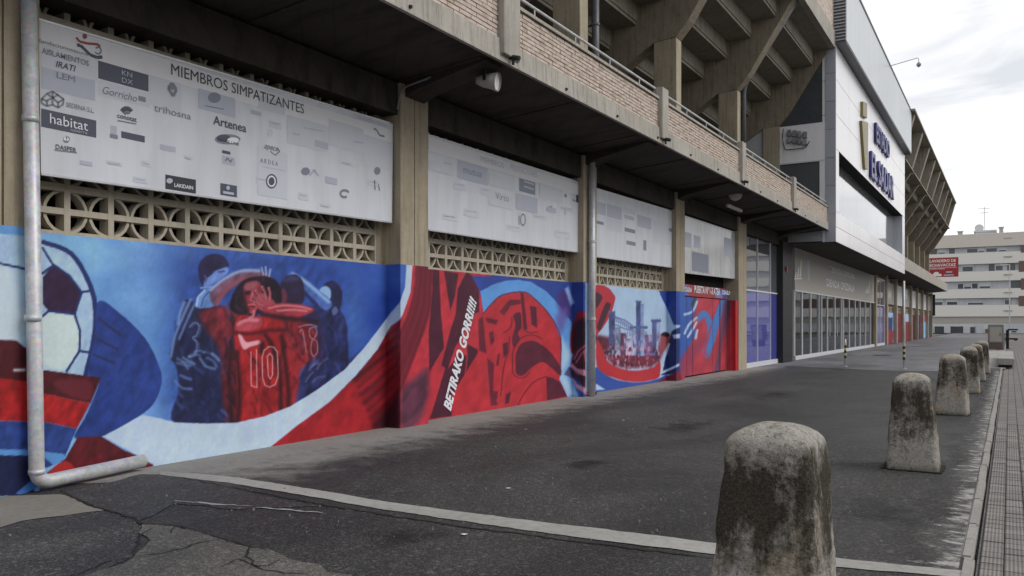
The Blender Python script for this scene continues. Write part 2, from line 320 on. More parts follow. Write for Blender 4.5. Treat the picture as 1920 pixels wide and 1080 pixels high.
def mk_stone():
    t = MT('granite', 0.9, spec=0.2); v = t.vec(src='Object'); rn = t.rnd()
    off = t.n.new('ShaderNodeVectorMath'); off.operation = 'ADD'; sc = t.n.new('ShaderNodeMath'); sc.operation = 'MULTIPLY'; sc.inputs[1].default_value = 13.0
    t.l.new(rn, sc.inputs[0]); t.l.new(v, off.inputs[0]); t.l.new(sc.outputs[0], off.inputs[1]); v2 = off.outputs[0]
    n = t.noise(v2, 3.2, 8, 0.68, 0.5); f = t.noise(v2, 26, 7, 0.75); g = t.noise(v2, 90, 3, 0.6); och = t.noise(v2, 2.1, 4, 0.6)
    stv = t.n.new('ShaderNodeMapping'); stv.inputs['Scale'].default_value = (6, 6, 1.1); t.l.new(v2, stv.inputs['Vector']); st = t.noise(stv.outputs['Vector'], 1.5, 6, 0.7)
    sep = t.n.new('ShaderNodeSeparateXYZ'); t.l.new(v, sep.inputs[0])
    c = t.ramp(f, [(0.25, (0.20, 0.185, 0.165)), (0.45, (0.31, 0.29, 0.26)), (0.62, (0.41, 0.39, 0.35)), (0.78, (0.48, 0.455, 0.41))])
    c = t.mix(t.ramp(och, [(0.52, 0.0), (0.62, 0.45)]), c, (0.38, 0.28, 0.17))
    band = t.ramp(sep.outputs[2], [(0.0, 0.40), (0.08, 0.0), (0.22, 0.10), (0.36, 0.40), (0.56, 0.64), (0.80, 0.68), (0.90, 0.44), (0.955, 0.12)])   # lichen grows in a belt below the cap
    lich = t.ramp(t.mix(0.22, t.mix(0.55, n, st), f), [(0.36, 0.0), (0.66, 1.0)])
    inv = t.n.new('ShaderNodeMath'); inv.operation = 'SUBTRACT'; t.l.new(band, inv.inputs[0]); t.l.new(lich, inv.inputs[1])
    fac = t.n.new('ShaderNodeMapRange'); fac.inputs['From Min'].default_value = -0.20; fac.inputs['From Max'].default_value = 0.24; t.l.new(inv.outputs[0], fac.inputs['Value'])
    c = t.mix(fac.outputs['Result'], c, t.mix(t.ramp(g, [(0.35, 0.0), (0.65, 1.0)]), (0.028, 0.024, 0.018), (0.075, 0.064, 0.048)))
    c = t.mix(t.ramp(t.noise(v2, 55, 4, 0.7), [(0.34, 0.85), (0.43, 0.0)]), c, (0.04, 0.036, 0.03))
    moss = t.ramp(sep.outputs[2], [(0.0, 0.75), (0.09, 0.0)]); c = t.mix(moss, c, (0.028, 0.032, 0.014))
    t.col(c).bump(t.mix(0.5, f, g), 1.0, 0.022); return t.m
M['stone'] = mk_stone()

M['moss'] = plain('moss_dirt', (0.022, 0.024, 0.014), 0.95, 0, 0.4, 0.2, 30)
def soften(name, src, lo, hi, scale=(1, 1, 1), nscale=6.0, amount=0.6):
    """copy of a ground material that fades out where the 'blend' attribute (worn, ragged edge) runs low"""
    m = src.copy(); m.name = name; t = m.node_tree; n = t.nodes; l = t.links
    at = n.new('ShaderNodeAttribute'); at.attribute_name = 'blend'; g = n.new('ShaderNodeNewGeometry'); mp_ = n.new('ShaderNodeMapping'); mp_.inputs['Scale'].default_value = scale
    nz = n.new('ShaderNodeTexNoise'); nz.inputs['Scale'].default_value = nscale; nz.inputs['Detail'].default_value = 7; nz.inputs['Roughness'].default_value = 0.68
    l.new(g.outputs['Position'], mp_.inputs['Vector']); l.new(mp_.outputs['Vector'], nz.inputs['Vector'])
    a = n.new('ShaderNodeMath'); a.operation = 'MULTIPLY_ADD'; a.inputs[1].default_value = amount * 2; a.inputs[2].default_value = -amount; l.new(nz.outputs['Fac'], a.inputs[0])
    b = n.new('ShaderNodeMath'); b.operation = 'ADD'; l.new(a.outputs[0], b.inputs[0]); l.new(at.outputs['Fac'], b.inputs[1])
    mr = n.new('ShaderNodeMapRange'); mr.inputs['From Min'].default_value = lo; mr.inputs['From Max'].default_value = hi; l.new(b.outputs[0], mr.inputs['Value'])
    tr = n.new('ShaderNodeBsdfTransparent'); mx_ = n.new('ShaderNodeMixShader'); out = n['Material Output']
    l.new(mr.outputs['Result'], mx_.inputs['Fac']); l.new(tr.outputs[0], mx_.inputs[1]); l.new(n['Principled BSDF'].outputs[0], mx_.inputs[2]); l.new(mx_.outputs[0], out.inputs['Surface'])
    return m
M['apron_soft'] = soften('apron_worn', M['apron'], .15, .65, (1, 1, 1), 2.2, .6)
M['gutter_soft'] = soften('gutter_worn', M['strip'], .72, 1.12, (1.5, 2.3, 1), 3.2, 1.7)
M['dust_soft'] = soften('dust_worn', M['asphalt_old'], .3, .9, (1, 1, 1), 1.0, .8)
M['oil'] = plain('oil_dirt', (0.017, 0.016, 0.016), 0.55, 0, 0.3, 0.3, 20)
M['oil_soft'] = soften('oil_stain', M['oil'], .45, 1.5, (1, 1, 1), 3.0, 1.1)

# ------------------------------------------------------------------ mural painter: colours for the vertices of a finely divided wall
TF = {'S': (0, 0, 1), 'A': (0, 420, 2.0), 'B': (300, 440, 2.4545), 'C': (720, 480, 3.176), 'D': (860, 520, 4.5), 'E': (1110, 540, 5.682),
      'F': (740, 490, 3.484), 'P3': (300, 470, 5.4), 'P4': (440, 480, 4.5), 'G': (1260, 400, 3.375), 'K': (1640, 480, 6.0)}
def tfp(pts, tf):
    ox, oy, k = TF[tf]; a = np.array(pts, float) / k; a[:, 0] += ox; a[:, 1] += oy; return a
def spline(p, closed, n=6):
    p = np.asarray(p, float); m = len(p); out = []
    rng = range(m if closed else m - 1)
    for i in rng:
        if closed: a, b, c, d = p[(i - 1) % m], p[i], p[(i + 1) % m], p[(i + 2) % m]
        else: a, b, c, d = p[max(i - 1, 0)], p[i], p[i + 1], p[min(i + 2, m - 1)]
        for t in np.linspace(0, 1, n, endpoint=False):
            out.append(0.5 * ((2 * b) + (c - a) * t + (2 * a - 5 * b + 4 * c - d) * t * t + (3 * b - a - 3 * c + d) * t ** 3))
    if not closed: out.append(p[-1])
    return np.array(out)
def vnoise(x, y, seed=0):
    xi = np.floor(x).astype(np.int64); yi = np.floor(y).astype(np.int64); xf = x - xi; yf = y - yi
    def h(a, b):
        q = (a * 374761393 + b * 668265263 + seed * 1442695041) & 0xffffffff
        q = ((q ^ (q >> 13)) * 1274126177) & 0xffffffff
        return ((q ^ (q >> 16)) & 0xffff) / 65535.0
    u = xf * xf * (3 - 2 * xf); v = yf * yf * (3 - 2 * yf)
    return (h(xi, yi) * (1 - u) + h(xi + 1, yi) * u) * (1 - v) + (h(xi, yi + 1) * (1 - u) + h(xi + 1, yi + 1) * u) * v
def fbm(x, y, seed=0, o=4):
    s = 0; a = 0.5
    for k in range(o): s = s + a * vnoise(x * 2 ** k, y * 2 ** k, seed + k); a *= 0.5
    return s / (1 - 0.5 ** o)
def segdist(x, y, P, closed):
    d = np.full(x.shape, 1e9); Q = np.roll(P, -1, 0) if closed else P[1:]; P0 = P if closed else P[:-1]
    for (ax, ay), (bx, by) in zip(P0, Q):
        dx, dy = bx - ax, by - ay; L = dx * dx + dy * dy + 1e-9
        t = np.clip(((x - ax) * dx + (y - ay) * dy) / L, 0, 1)
        d = np.minimum(d, (x - ax - t * dx) ** 2 + (y - ay - t * dy) ** 2)
    return np.sqrt(d)
class Paint:
    def __init__(s, x, y):
        s.x = x; s.y = y; s.c = np.zeros((len(x), 3)); s.jx = x + .7 * (vnoise(x / 5, y / 5, 5) - .5); s.jy = y + .7 * (vnoise(x / 5, y / 5, 6) - .5)
    def base(s, rgb): s.c[:] = rgb; return s
    def _blend(s, idx, a, col, tex):
        col = np.array(col, float)
        if tex:
            n = fbm((s.x[idx] + .5 * s.y[idx]) / 11, (s.y[idx] - .3 * s.x[idx]) / 20, 11) - 0.5; col = np.clip(col[None, :] * (1 + tex * 2 * n[:, None]), 0, 255)
        s.c[idx] = s.c[idx] * (1 - a[:, None]) + col * a[:, None]
    def poly(s, pts, col, tf='S', soft=1.2, alpha=1.0, smooth=True, tex=0.0):
        P = tfp(pts, tf)
        if smooth: P = spline(P, True, 5)
        lo = P.min(0) - soft; hi = P.max(0) + soft
        idx = np.nonzero((s.x > lo[0]) & (s.x < hi[0]) & (s.y > lo[1]) & (s.y < hi[1]))[0]
        if not len(idx): return s
        x = s.jx[idx]; y = s.jy[idx]; ins = np.zeros(len(idx), bool); Q = np.roll(P, -1, 0)
        for (ax, ay), (bx, by) in zip(P, Q):
            if ay == by: continue
            c = ((ay > y) != (by > y)) & (x < (bx - ax) * (y - ay) / (by - ay) + ax); ins ^= c
        d = segdist(x, y, P, True); sdv = np.where(ins, d, -d); a = np.clip(sdv / soft * 0.5 + 0.5, 0, 1); a = a * a * (3 - 2 * a) * alpha
        s._blend(idx, a, col, tex); return s
    def line(s, pts, w, col, tf='S', soft=1.0, alpha=1.0, smooth=True, tex=0.0):
        P = tfp(pts, tf)
        if smooth and len(P) > 2: P = spline(P, False, 5)
        w = w / 2; lo = P.min(0) - soft - w; hi = P.max(0) + soft + w
        idx = np.nonzero((s.x > lo[0]) & (s.x < hi[0]) & (s.y > lo[1]) & (s.y < hi[1]))[0]
        if not len(idx): return s
        d = segdist(s.jx[idx], s.jy[idx], P, False); a = np.clip((w - d) / soft * 0.5 + 0.5, 0, 1) * alpha
        s._blend(idx, a, col, tex); return s

def paint_all(x, y):
    p = Paint(x, y)
    W = (176, 196, 232); NAVY = (30, 45, 105); RED = (178, 34, 44); MAR = (74, 24, 46); LB = (86, 146, 216); BL = (44, 76, 162); DR = (104, 16, 28)
    # --- base coat: bright sky blue on the left, deep blue behind the players
    t = np.clip((x - 120) / 520, 0, 1)[:, None]
    p.c = np.array((112, 166, 222.)) * (1 - t) + np.array((46, 82, 172.)) * t
    cl = fbm(x / 90, y / 70, 3, 5)
    p.c = p.c + ((cl - 0.5) * 120)[:, None] * np.array((0.7, 0.75, 0.6))
    dk = np.exp(-(((x - 345) / 60) ** 2 + ((y - 520) / 70) ** 2)) * 0.55
    p.c = p.c * (1 - dk[:, None]) + np.array((36, 66, 150.)) * dk[:, None]
    lt = np.exp(-(((x - 652) / 26) ** 2 + ((y - 600) / 70) ** 2)) * 0.7 + np.exp(-(((x - 315) / 45) ** 2 + ((y - 610) / 90) ** 2)) * 0.75
    lt = np.clip(lt, 0, 1); p.c = p.c * (1 - lt[:, None]) + np.array((104, 165, 228.)) * lt[:, None]
    rd = np.exp(-(((x - 480) / 140) ** 2 + ((y - 620) / 120) ** 2)) * 0.5; p.c = p.c * (1 - rd[:, None]) + np.array((40, 50, 120.)) * rd[:, None]
    # --- ball, shoe and blue wing at the left end
    p.poly([(-160, 60), (-40, 40), (60, 40), (165, 60), (270, 110), (340, 230), (362, 330), (352, 440), (322, 565), (230, 580), (100, 560), (-60, 440), (-160, 430)], (158, 188, 222), 'A', tex=.12)
    p.poly([(-160, 150), (0, 150), (60, 200), (80, 430), (-160, 440)], (186, 204, 226), 'A', soft=12)
    p.poly([(160, 200), (200, 152), (262, 196), (306, 258), (282, 338), (182, 326), (160, 300)], (48, 26, 60), 'A', smooth=False, tex=.3)
    p.poly([(160, 345), (190, 333), (276, 345), (300, 400), (298, 475), (250, 545), (170, 530), (150, 430)], (196, 214, 236), 'A', soft=6)
    for q in ([(0, 148), (80, 165), (150, 185), (160, 185)], [(160, 185), (200, 155), (160, 90)], [(200, 152), (262, 196), (306, 256), (280, 338), (182, 326), (150, 355)], [(306, 256), (342, 250)], [(280, 338), (300, 400), (298, 476), (250, 552)], [(298, 476), (340, 482)]):
        p.line(q, 4.5, NAVY, 'A', smooth=False)
    p.line([(162, 68), (268, 112), (338, 230), (358, 330), (350, 440), (320, 570)], 9, NAVY, 'A')
    p.poly([(368, 290), (450, 335), (545, 430), (598, 535), (606, 600), (575, 675), (520, 722), (440, 770), (375, 798), (280, 802), (322, 720), (372, 590), (330, 565), (355, 430)], (36, 58, 132), 'A', tex=.22)
    for a, b in (((372, 355), (450, 415)), ((360, 430), (440, 470)), ((352, 490), (430, 522))): p.line([a, b], 4, (40, 40, 80), 'A', soft=2)
    p.poly([(-160, 430), (60, 436), (104, 470), (104, 560), (170, 548), (378, 576), (340, 672), (160, 636), (100, 600), (-160, 560)], (72, 16, 26), 'A', smooth=False, tex=.3)
    p.poly([(200, 590), (300, 580), (345, 600), (335, 660), (250, 640)], (100, 30, 44), 'A', soft=5)
    p.poly([(-160, 560), (100, 590), (160, 634), (338, 672), (288, 768), (165, 742), (-160, 735)], (158, 24, 28), 'A', smooth=False, soft=2, tex=.3)
    p.poly([(-160, 735), (165, 742), (288, 768), (238, 885), (175, 915), (-160, 860)], (38, 62, 132), 'A', smooth=False, tex=.3)
    p.poly([(-160, 843), (100, 846), (240, 862), (244, 880), (200, 905), (160, 868), (-160, 868)], (82, 140, 206), 'A', smooth=False)
    p.poly([(-160, 868), (110, 868), (130, 1010), (60, 1020), (-160, 1020)], (20, 26, 66), 'A', smooth=False, tex=.3)
    p.poly([(180, 930), (245, 880), (290, 800), (380, 796), (470, 850), (590, 896), (600, 930), (400, 940), (160, 960)], (92, 20, 30), 'A', smooth=False, tex=.35)
    p.poly([(180, 940), (210, 905), (250, 890), (280, 925), (200, 950)], (168, 34, 34), 'A')
    p.poly([(60, 1010), (130, 950), (170, 930), (175, 965), (80, 1020)], (58, 112, 190), 'A', smooth=False)
    p.line([(55, 548), (90, 548)], 5, (190, 190, 200), 'A', soft=2)
    # --- the huddle of players
    rg = random.Random(12)
    def folds(reg, n, dr, cols, L=(30, 90), w=(2, 6), al=(.3, .6), soft=2.2):
        """short brush strokes scattered inside a region (zoom B pixels), running along direction dr"""
        R_ = np.array(reg, float); lo, hi = R_.min(0), R_.max(0); k = 0; tries = 0
        while k < n and tries < n * 20:
            tries += 1; x0 = rg.uniform(lo[0], hi[0]); y0 = rg.uniform(lo[1], hi[1]); ins = False; q = R_[-1]
            for r_ in R_:
                if (r_[1] > y0) != (q[1] > y0) and x0 < (q[0] - r_[0]) * (y0 - r_[1]) / (q[1] - r_[1]) + r_[0]: ins = not ins
                q = r_
            if not ins: continue
            k += 1; a = math.radians(dr + rg.uniform(-28, 28)); l = rg.uniform(*L) / 2; c, s_ = math.cos(a), math.sin(a); b_ = rg.uniform(-.35, .35) * l
            p.line([(x0 - c * l, y0 - s_ * l), (x0 - s_ * b_, y0 + c * b_), (x0 + c * l, y0 + s_ * l)], rg.uniform(*w), rg.choice(cols), 'B', soft=soft, alpha=rg.uniform(*al))
    NV, DK, RD, DRD, LBL, PK = (29, 34, 72), (24, 16, 34), (160, 28, 34), (84, 14, 24), (120, 156, 214), (206, 120, 132)
    # smoke around the group
    p.poly([(60, 250), (180, 80), (420, 60), (700, 120), (880, 220), (900, 560), (760, 720), (90, 860), (20, 560)], (38, 66, 146), 'B', soft=40, alpha=.75, tex=.4)
    # right player
    rb_ = [(640, 360), (700, 330), (770, 300), (830, 350), (856, 400), (864, 480), (858, 640), (760, 720), (650, 780), (640, 560)]
    p.poly(rb_, (30, 36, 84), 'B', soft=2.5, tex=.5); folds(rb_, 26, 75, [(54, 64, 124), (20, 22, 54), (70, 84, 146)], (40, 110))
    p.poly([(742, 262), (760, 226), (800, 212), (836, 256), (836, 318), (816, 356), (790, 336), (764, 300)], (32, 34, 74), 'B', soft=2, tex=.3)
    p.poly([(732, 256), (758, 236), (784, 252), (786, 290), (764, 300), (742, 284)], (136, 174, 228), 'B', soft=2.2)
    p.line([(738, 268), (768, 290)], 3, (58, 70, 120), 'B', soft=1.5); p.poly([(806, 330), (820, 352), (800, 372), (790, 350)], (84, 96, 150), 'B', soft=2.5)
    p.poly([(590, 176), (622, 176), (690, 224), (790, 312), (762, 348), (700, 300), (640, 246), (600, 206)], (64, 92, 164), 'B', soft=2.5, tex=.35)
    p.line([(612, 182), (668, 216), (730, 268), (776, 308)], 6, (134, 172, 226), 'B', soft=3); p.line([(612, 214), (660, 262), (720, 322)], 5, (26, 30, 72), 'B', soft=3)
    # second head from the right
    p.poly([(546, 306), (552, 232), (582, 192), (626, 184), (656, 214), (664, 292), (640, 324), (580, 326)], (42, 30, 62), 'B', soft=2, tex=.35)
    p.poly([(548, 262), (572, 250), (586, 290), (572, 322), (550, 310)], (98, 44, 66), 'B', soft=3); p.poly([(560, 214), (600, 188), (640, 200), (620, 214)], (60, 66, 116), 'B', soft=4, alpha=.7)
    # left player: back, head, raised arm
    lb_ = [(176, 318), (116, 300), (86, 390), (50, 520), (44, 560), (76, 616), (84, 720), (64, 866), (338, 868), (366, 600), (352, 420), (310, 336)]
    p.poly(lb_, NV, 'B', soft=2.5, tex=.4)
    p.poly([(186, 352), (290, 330), (400, 356), (396, 420), (336, 470), (322, 560), (292, 640), (270, 520), (200, 420)], (112, 32, 46), 'B', soft=8, tex=.5)
    p.poly([(290, 560), (340, 470), (366, 600), (352, 866), (306, 866), (286, 720)], (88, 22, 36), 'B', soft=6, tex=.5)
    folds(lb_, 34, 62, [(56, 74, 140), (18, 20, 52), (74, 96, 164)], (30, 90)); folds([(90, 500), (270, 520), (280, 660), (100, 700)], 12, 20, [LBL, (90, 124, 190)], (40, 100), (2, 4.5), (.45, .75))
    folds([(300, 340), (400, 360), (370, 600), (350, 866), (300, 860)], 16, 80, [(150, 34, 42), DK, DK], (50, 120), (3, 7))
    for q, w_ in (([(140, 300), (104, 380), (68, 470), (50, 560)], 4.5), ([(160, 318), (122, 400), (88, 480)], 3), ([(112, 312), (92, 366), (84, 410)], 5)): p.line(q, w_, LBL, 'B', soft=2.5, alpha=.8)
    for q in ([(136, 424), (162, 404), (180, 424), (168, 462), (150, 474), (170, 500), (160, 552), (130, 562)],): p.line(q, 2.2, (130, 150, 204), 'B', soft=1.5, alpha=.75); p.line([(x_ + 9, y_ + 3) for x_, y_ in q], 1.2, (96, 112, 172), 'B', soft=1.2, alpha=.7)
    p.poly([(180, 200), (178, 140), (204, 104), (250, 88), (296, 102), (318, 142), (300, 158), (258, 162), (236, 190), (214, 206), (200, 240)], (40, 34, 72), 'B', soft=2, tex=.35)
    p.poly([(238, 184), (262, 164), (310, 150), (312, 176), (286, 196), (252, 222), (206, 246), (204, 214)], (100, 132, 202), 'B', soft=2.2, tex=.25)
    p.line([(206, 190), (214, 206), (206, 216)], 3, (76, 84, 140), 'B', soft=1.5); p.line([(272, 172), (296, 168)], 2.5, (44, 50, 100), 'B', soft=1.5); p.line([(188, 246), (240, 240)], 3, LBL, 'B', soft=1.5)
    p.poly([(166, 334), (184, 280), (226, 246), (262, 270), (246, 330)], (98, 136, 202), 'B', soft=2.5, tex=.2); p.line([(168, 326), (176, 288), (206, 256)], 3, (168, 200, 238), 'B', soft=1.5); p.line([(190, 330), (200, 292), (226, 264)], 2, (50, 66, 130), 'B', soft=1.5)
    p.poly([(232, 300), (236, 250), (290, 204), (372, 164), (460, 164), (512, 196), (500, 214), (430, 200), (350, 230), (296, 278), (262, 330)], (116, 78, 104), 'B', soft=2.2, tex=.35)
    p.line([(236, 252), (292, 206), (372, 168), (456, 166)], 5, (146, 172, 222), 'B', soft=3); p.line([(270, 300), (306, 254), (360, 218), (420, 198)], 5, (150, 66, 76), 'B', soft=4)
    # hair and face in the middle
    hr = [(322, 338), (336, 270), (372, 220), (420, 196), (486, 192), (536, 214), (560, 262), (552, 330), (500, 350), (420, 372), (360, 366)]
    p.poly(hr, (30, 18, 34), 'B', soft=2.5, tex=.4); folds(hr, 20, 70, [(62, 40, 62), (18, 10, 22), (84, 50, 72)], (30, 70), (1.5, 3))
    p.poly([(386, 236), (412, 216), (452, 214), (470, 246), (464, 300), (444, 344), (418, 362), (398, 334), (386, 290)], (126, 44, 58), 'B', soft=2, tex=.2)
    p.poly([(392, 232), (424, 218), (448, 222), (440, 246), (400, 256)], (150, 84, 100), 'B', soft=4, alpha=.8); p.poly([(386, 250), (396, 300), (410, 350), (398, 340), (384, 290)], (70, 20, 34), 'B', soft=3)
    p.line([(394, 266), (416, 262)], 3.4, (44, 14, 26), 'B', soft=1.4); p.line([(396, 274), (412, 272)], 2.2, (30, 10, 20), 'B', soft=1.2)
    p.line([(426, 262), (418, 300), (430, 306)], 2.4, (188, 96, 108), 'B', soft=1.8); p.line([(408, 324), (424, 320), (440, 324)], 3.2, (196, 96, 106), 'B', soft=1.2); p.line([(410, 330), (436, 331)], 1.6, (70, 14, 26), 'B', soft=1)
    p.line([(418, 356), (436, 346), (446, 330)], 3, (170, 84, 96), 'B', soft=2)
    p.poly([(440, 312), (448, 284), (470, 270), (500, 286), (530, 316), (506, 352), (462, 348)], (160, 66, 80), 'B', soft=1.8)
    for q in ([(462, 312), (436, 288), (428, 276)], [(474, 296), (450, 268), (440, 256)], [(492, 292), (480, 258), (470, 240)], [(508, 300), (506, 266), (500, 246)], [(470, 330), (446, 322), (434, 312)]): p.line(q, 4.2, (192, 98, 110), 'B', soft=1.4); p.line([(x_ + 4, y_ + 3) for x_, y_ in q], 1.4, (84, 24, 38), 'B', soft=1)
    # red backs: arm across, number ten, number eighteen
    cb_ = [(340, 424), (372, 372), (440, 376), (560, 358), (640, 372), (650, 430), (600, 520), (612, 640), (602, 812), (500, 850), (420, 868), (356, 868), (352, 700), (346, 520)]
    p.poly(cb_, RD, 'B', soft=2, tex=.3); folds(cb_, 40, 80, [(196, 44, 46), DRD, (120, 18, 26), (60, 10, 20)], (40, 130), (2, 6), (.35, .65))
    eb_ = [(560, 366), (680, 350), (736, 410), (748, 500), (744, 580), (716, 670), (640, 750), (600, 790), (604, 640), (586, 520)]
    p.poly(eb_, (136, 32, 40), 'B', soft=2.5, tex=.4); folds(eb_, 30, 60, [(186, 44, 46), (70, 12, 26), (44, 30, 66)], (30, 90), (2, 6), (.35, .65))
    p.poly([(650, 620), (746, 556), (766, 640), (706, 722), (630, 764), (640, 690)], (36, 40, 88), 'B', soft=5, tex=.5); folds([(650, 620), (746, 556), (766, 640), (706, 722), (640, 750)], 12, 130, [(110, 110, 168), (22, 20, 50)], (30, 70), (2, 4), (.5, .8))
    p.poly([(652, 382), (704, 348), (750, 420), (752, 560), (728, 570), (716, 450)], (40, 32, 74), 'B', soft=6, tex=.4)
    p.poly([(480, 330), (560, 314), (650, 322), (706, 340), (690, 362), (620, 378), (520, 370), (474, 356)], (150, 44, 58), 'B', soft=2, tex=.25)
    for q in ([(500, 338), (570, 326), (650, 332), (692, 344)], [(540, 350), (620, 346), (676, 352)]): p.line(q, 3, (214, 132, 144), 'B', soft=2, alpha=.9)
    p.line([(470, 366), (560, 382), (660, 392), (720, 400)], 7, (38, 14, 32), 'B', soft=4); p.line([(440, 370), (420, 384), (380, 390)], 4, (60, 12, 24), 'B', soft=3)
    p.poly([(348, 424), (376, 392), (430, 380), (470, 392), (460, 426), (400, 444), (362, 448)], (176, 62, 76), 'B', soft=3, tex=.2); p.line([(360, 412), (396, 394), (446, 394)], 5, (216, 132, 146), 'B', soft=3.5)
    p.line([(346, 452), (420, 456), (500, 440), (580, 440)], 5, (64, 10, 22), 'B', soft=4); p.line([(432, 352), (430, 374), (412, 384)], 4, (200, 116, 132), 'B', soft=2)
    p.poly([(360, 462), (378, 466), (398, 494), (450, 486), (468, 500), (420, 514), (384, 526)], (222, 156, 172), 'B', soft=2.2); p.poly([(392, 470), (440, 466), (452, 482), (404, 490)], (150, 30, 40), 'B', soft=2.5)
    for q in ([(486, 462), (520, 520), (552, 640), (556, 810)], [(560, 470), (584, 640), (594, 800)], [(352, 540), (366, 700), (358, 866)], [(470, 500), (466, 540)], [(330, 500), (318, 640), (332, 860)]): p.line(q, 8, (36, 12, 24), 'B', soft=4, alpha=.85)
    n10 = (224, 168, 178)
    for q in ([(418, 540), (420, 696), (446, 704), (444, 530)], [(470, 566), (478, 534), (500, 516), (524, 518), (540, 540), (544, 650), (530, 690), (504, 702), (482, 692), (472, 654), (470, 566)], [(494, 560), (506, 546), (518, 560), (518, 644), (508, 664), (498, 648), (494, 560)]):
        p.line(q, 1.7, n10, 'B', soft=1.0, smooth=False, alpha=.9)
    for q in ([(644, 446), (656, 442), (674, 540)], [(690, 432), (712, 426), (722, 450), (708, 478), (692, 470), (686, 446), (690, 432)], [(700, 482), (722, 494), (724, 540), (706, 558), (694, 530), (700, 482)], [(640, 424), (690, 414), (722, 424)]):
        p.line(q, 1.9, (190, 136, 158), 'B', soft=1.3, alpha=.8)
    for q in ([(476, 184), (468, 152)], [(488, 184), (486, 148)], [(502, 190), (508, 160)]): p.line(q, 2.8, (150, 168, 214), 'B', soft=1.5)
    # --- red cloth and the white sweep
    p.poly([(500, 975), (640, 870), (780, 770), (900, 650), (1000, 530), (1060, 420), (1105, 390), (1130, 330), (1155, 240), (1160, 120), (1260, 120), (1260, 1000), (500, 1000)], (160, 26, 36), 'B', soft=1.5, smooth=False, tex=.2)
    for k in range(11):
        u = k / 10.0; x0 = 1080 + 40 * u; y0 = 440 + 360 * u
        p.line([(x0 + 110, y0 - 190), (x0 + 40, y0 - 40), (x0 - 90 + 50 * u, y0 + 60 + 20 * u), (x0 - 210 + 110 * u, y0 + 150)], 4 + 3.5 * (k % 3), (52 + 14 * (k % 2), 8, 22), 'B', soft=6, alpha=.8)
    p.poly([(1000, 890), (1060, 780), (1120, 700), (1120, 890)], (48, 8, 24), 'B', soft=14)
    sw = [(-80, 830), (0, 846), (70, 864), (200, 869), (350, 866), (480, 836), (600, 790), (720, 716), (850, 620), (940, 520), (1010, 430), (1060, 362), (1105, 310), (1128, 240), (1136, 110), (1166, 110), (1160, 240), (1138, 330), (1105, 390), (1062, 420), (1000, 530), (900, 650), (780, 770), (640, 872), (505, 980), (300, 1020), (-40, 1080), (-30, 1060), (-150, 990), (-262, 928), (-190, 890), (-120, 850)]
    p.poly(sw, W, 'B', soft=1.5, smooth=False, tex=.05)
    # --- painted pillar and the red bay with the slogan
    m = x > 772
    p.c[m & (y > 380)] = p.c[m & (y > 380)]
    R2 = (186, 44, 58)
    p.poly([(118, 20), (640, 20), (640, 1300), (30, 1300), (30, 430), (60, 330), (104, 200)], R2, 'F', soft=1.5, smooth=False, tex=.15)
    for k in range(12):
        u = k / 11.0
        p.line([(150 + 90 * u, 20), (140 + 90 * u, 160), (100 + 110 * u, 330 + 40 * u), (38, 460 + 380 * u)], 3.2 + 2.5 * ((k * 7) % 4), (92, 20, 38) if k % 2 else (126, 30, 46), 'F', soft=3, alpha=.85)
    p.poly([(40, 860), (130, 760), (215, 700), (215, 900), (150, 1060), (40, 1090)], (92, 44, 66), 'F', soft=8, tex=.3)
    for q in ([(248, 40), (290, 60), (302, 330), (322, 565), (226, 722), (222, 470), (246, 200)],
              [(322, 60), (416, 80), (396, 220), (364, 325)], [(470, 70), (520, 100), (552, 180), (552, 330), (520, 345), (430, 340), (395, 500), (410, 505), (345, 705), (305, 680), (356, 480), (400, 340), (412, 180)],
              [(345, 705), (395, 560), (520, 350), (505, 210), (450, 215), (400, 480), (330, 700), (230, 1030), (440, 1000), (445, 850), (470, 620), (430, 600)],
              [(545, 400), (600, 440), (612, 620), (580, 610), (548, 570)], [(472, 540), (550, 580), (540, 740), (525, 900), (452, 840), (476, 640)], [(530, 890), (600, 960), (620, 985), (525, 1000)]):
        p.poly(q, MAR, 'F', soft=1.5, smooth=False, tex=.15)
    # --- blue field, light blue arc, red helmet-like lion head
    p.poly([(110, -10), (1120, -10), (1120, 420), (1060, 1100), (905, 1100), (850, 300), (600, 60), (215, 300), (180, 120)], (40, 66, 150), 'D', soft=1.5, smooth=False, tex=.1)
    p.poly([(182, 118), (290, 60), (400, 28), (500, 20), (610, 38), (740, 118), (850, 235), (955, 380), (955, 560), (1010, 700), (930, 760), (1000, 980), (1010, 1010), (900, 1010), (850, 870), (866, 520), (820, 400), (740, 280), (640, 180), (560, 125), (430, 130), (330, 170), (210, 300)], LB, 'D', soft=1.2, smooth=False, tex=.06)
    p.poly([(862, 500), (960, 660), (890, 800), (1000, 990), (905, 1010), (848, 860)], (158, 190, 232), 'D', soft=8, smooth=False)
    p.poly([(205, 305), (330, 172), (430, 132), (560, 125), (640, 180), (740, 280), (820, 400), (862, 520), (858, 760), (850, 860), (915, 1005), (930, 1200), (500, 1250), (-60, 1300), (-60, 1000), (160, 640), (165, 350)], (182, 40, 52), 'D', soft=1.3, smooth=False, tex=.12)
    p.line([(205, 305), (330, 172), (430, 132), (560, 125), (640, 180), (740, 280), (820, 400), (862, 520), (860, 760)], 1.6, (96, 22, 40), 'D')
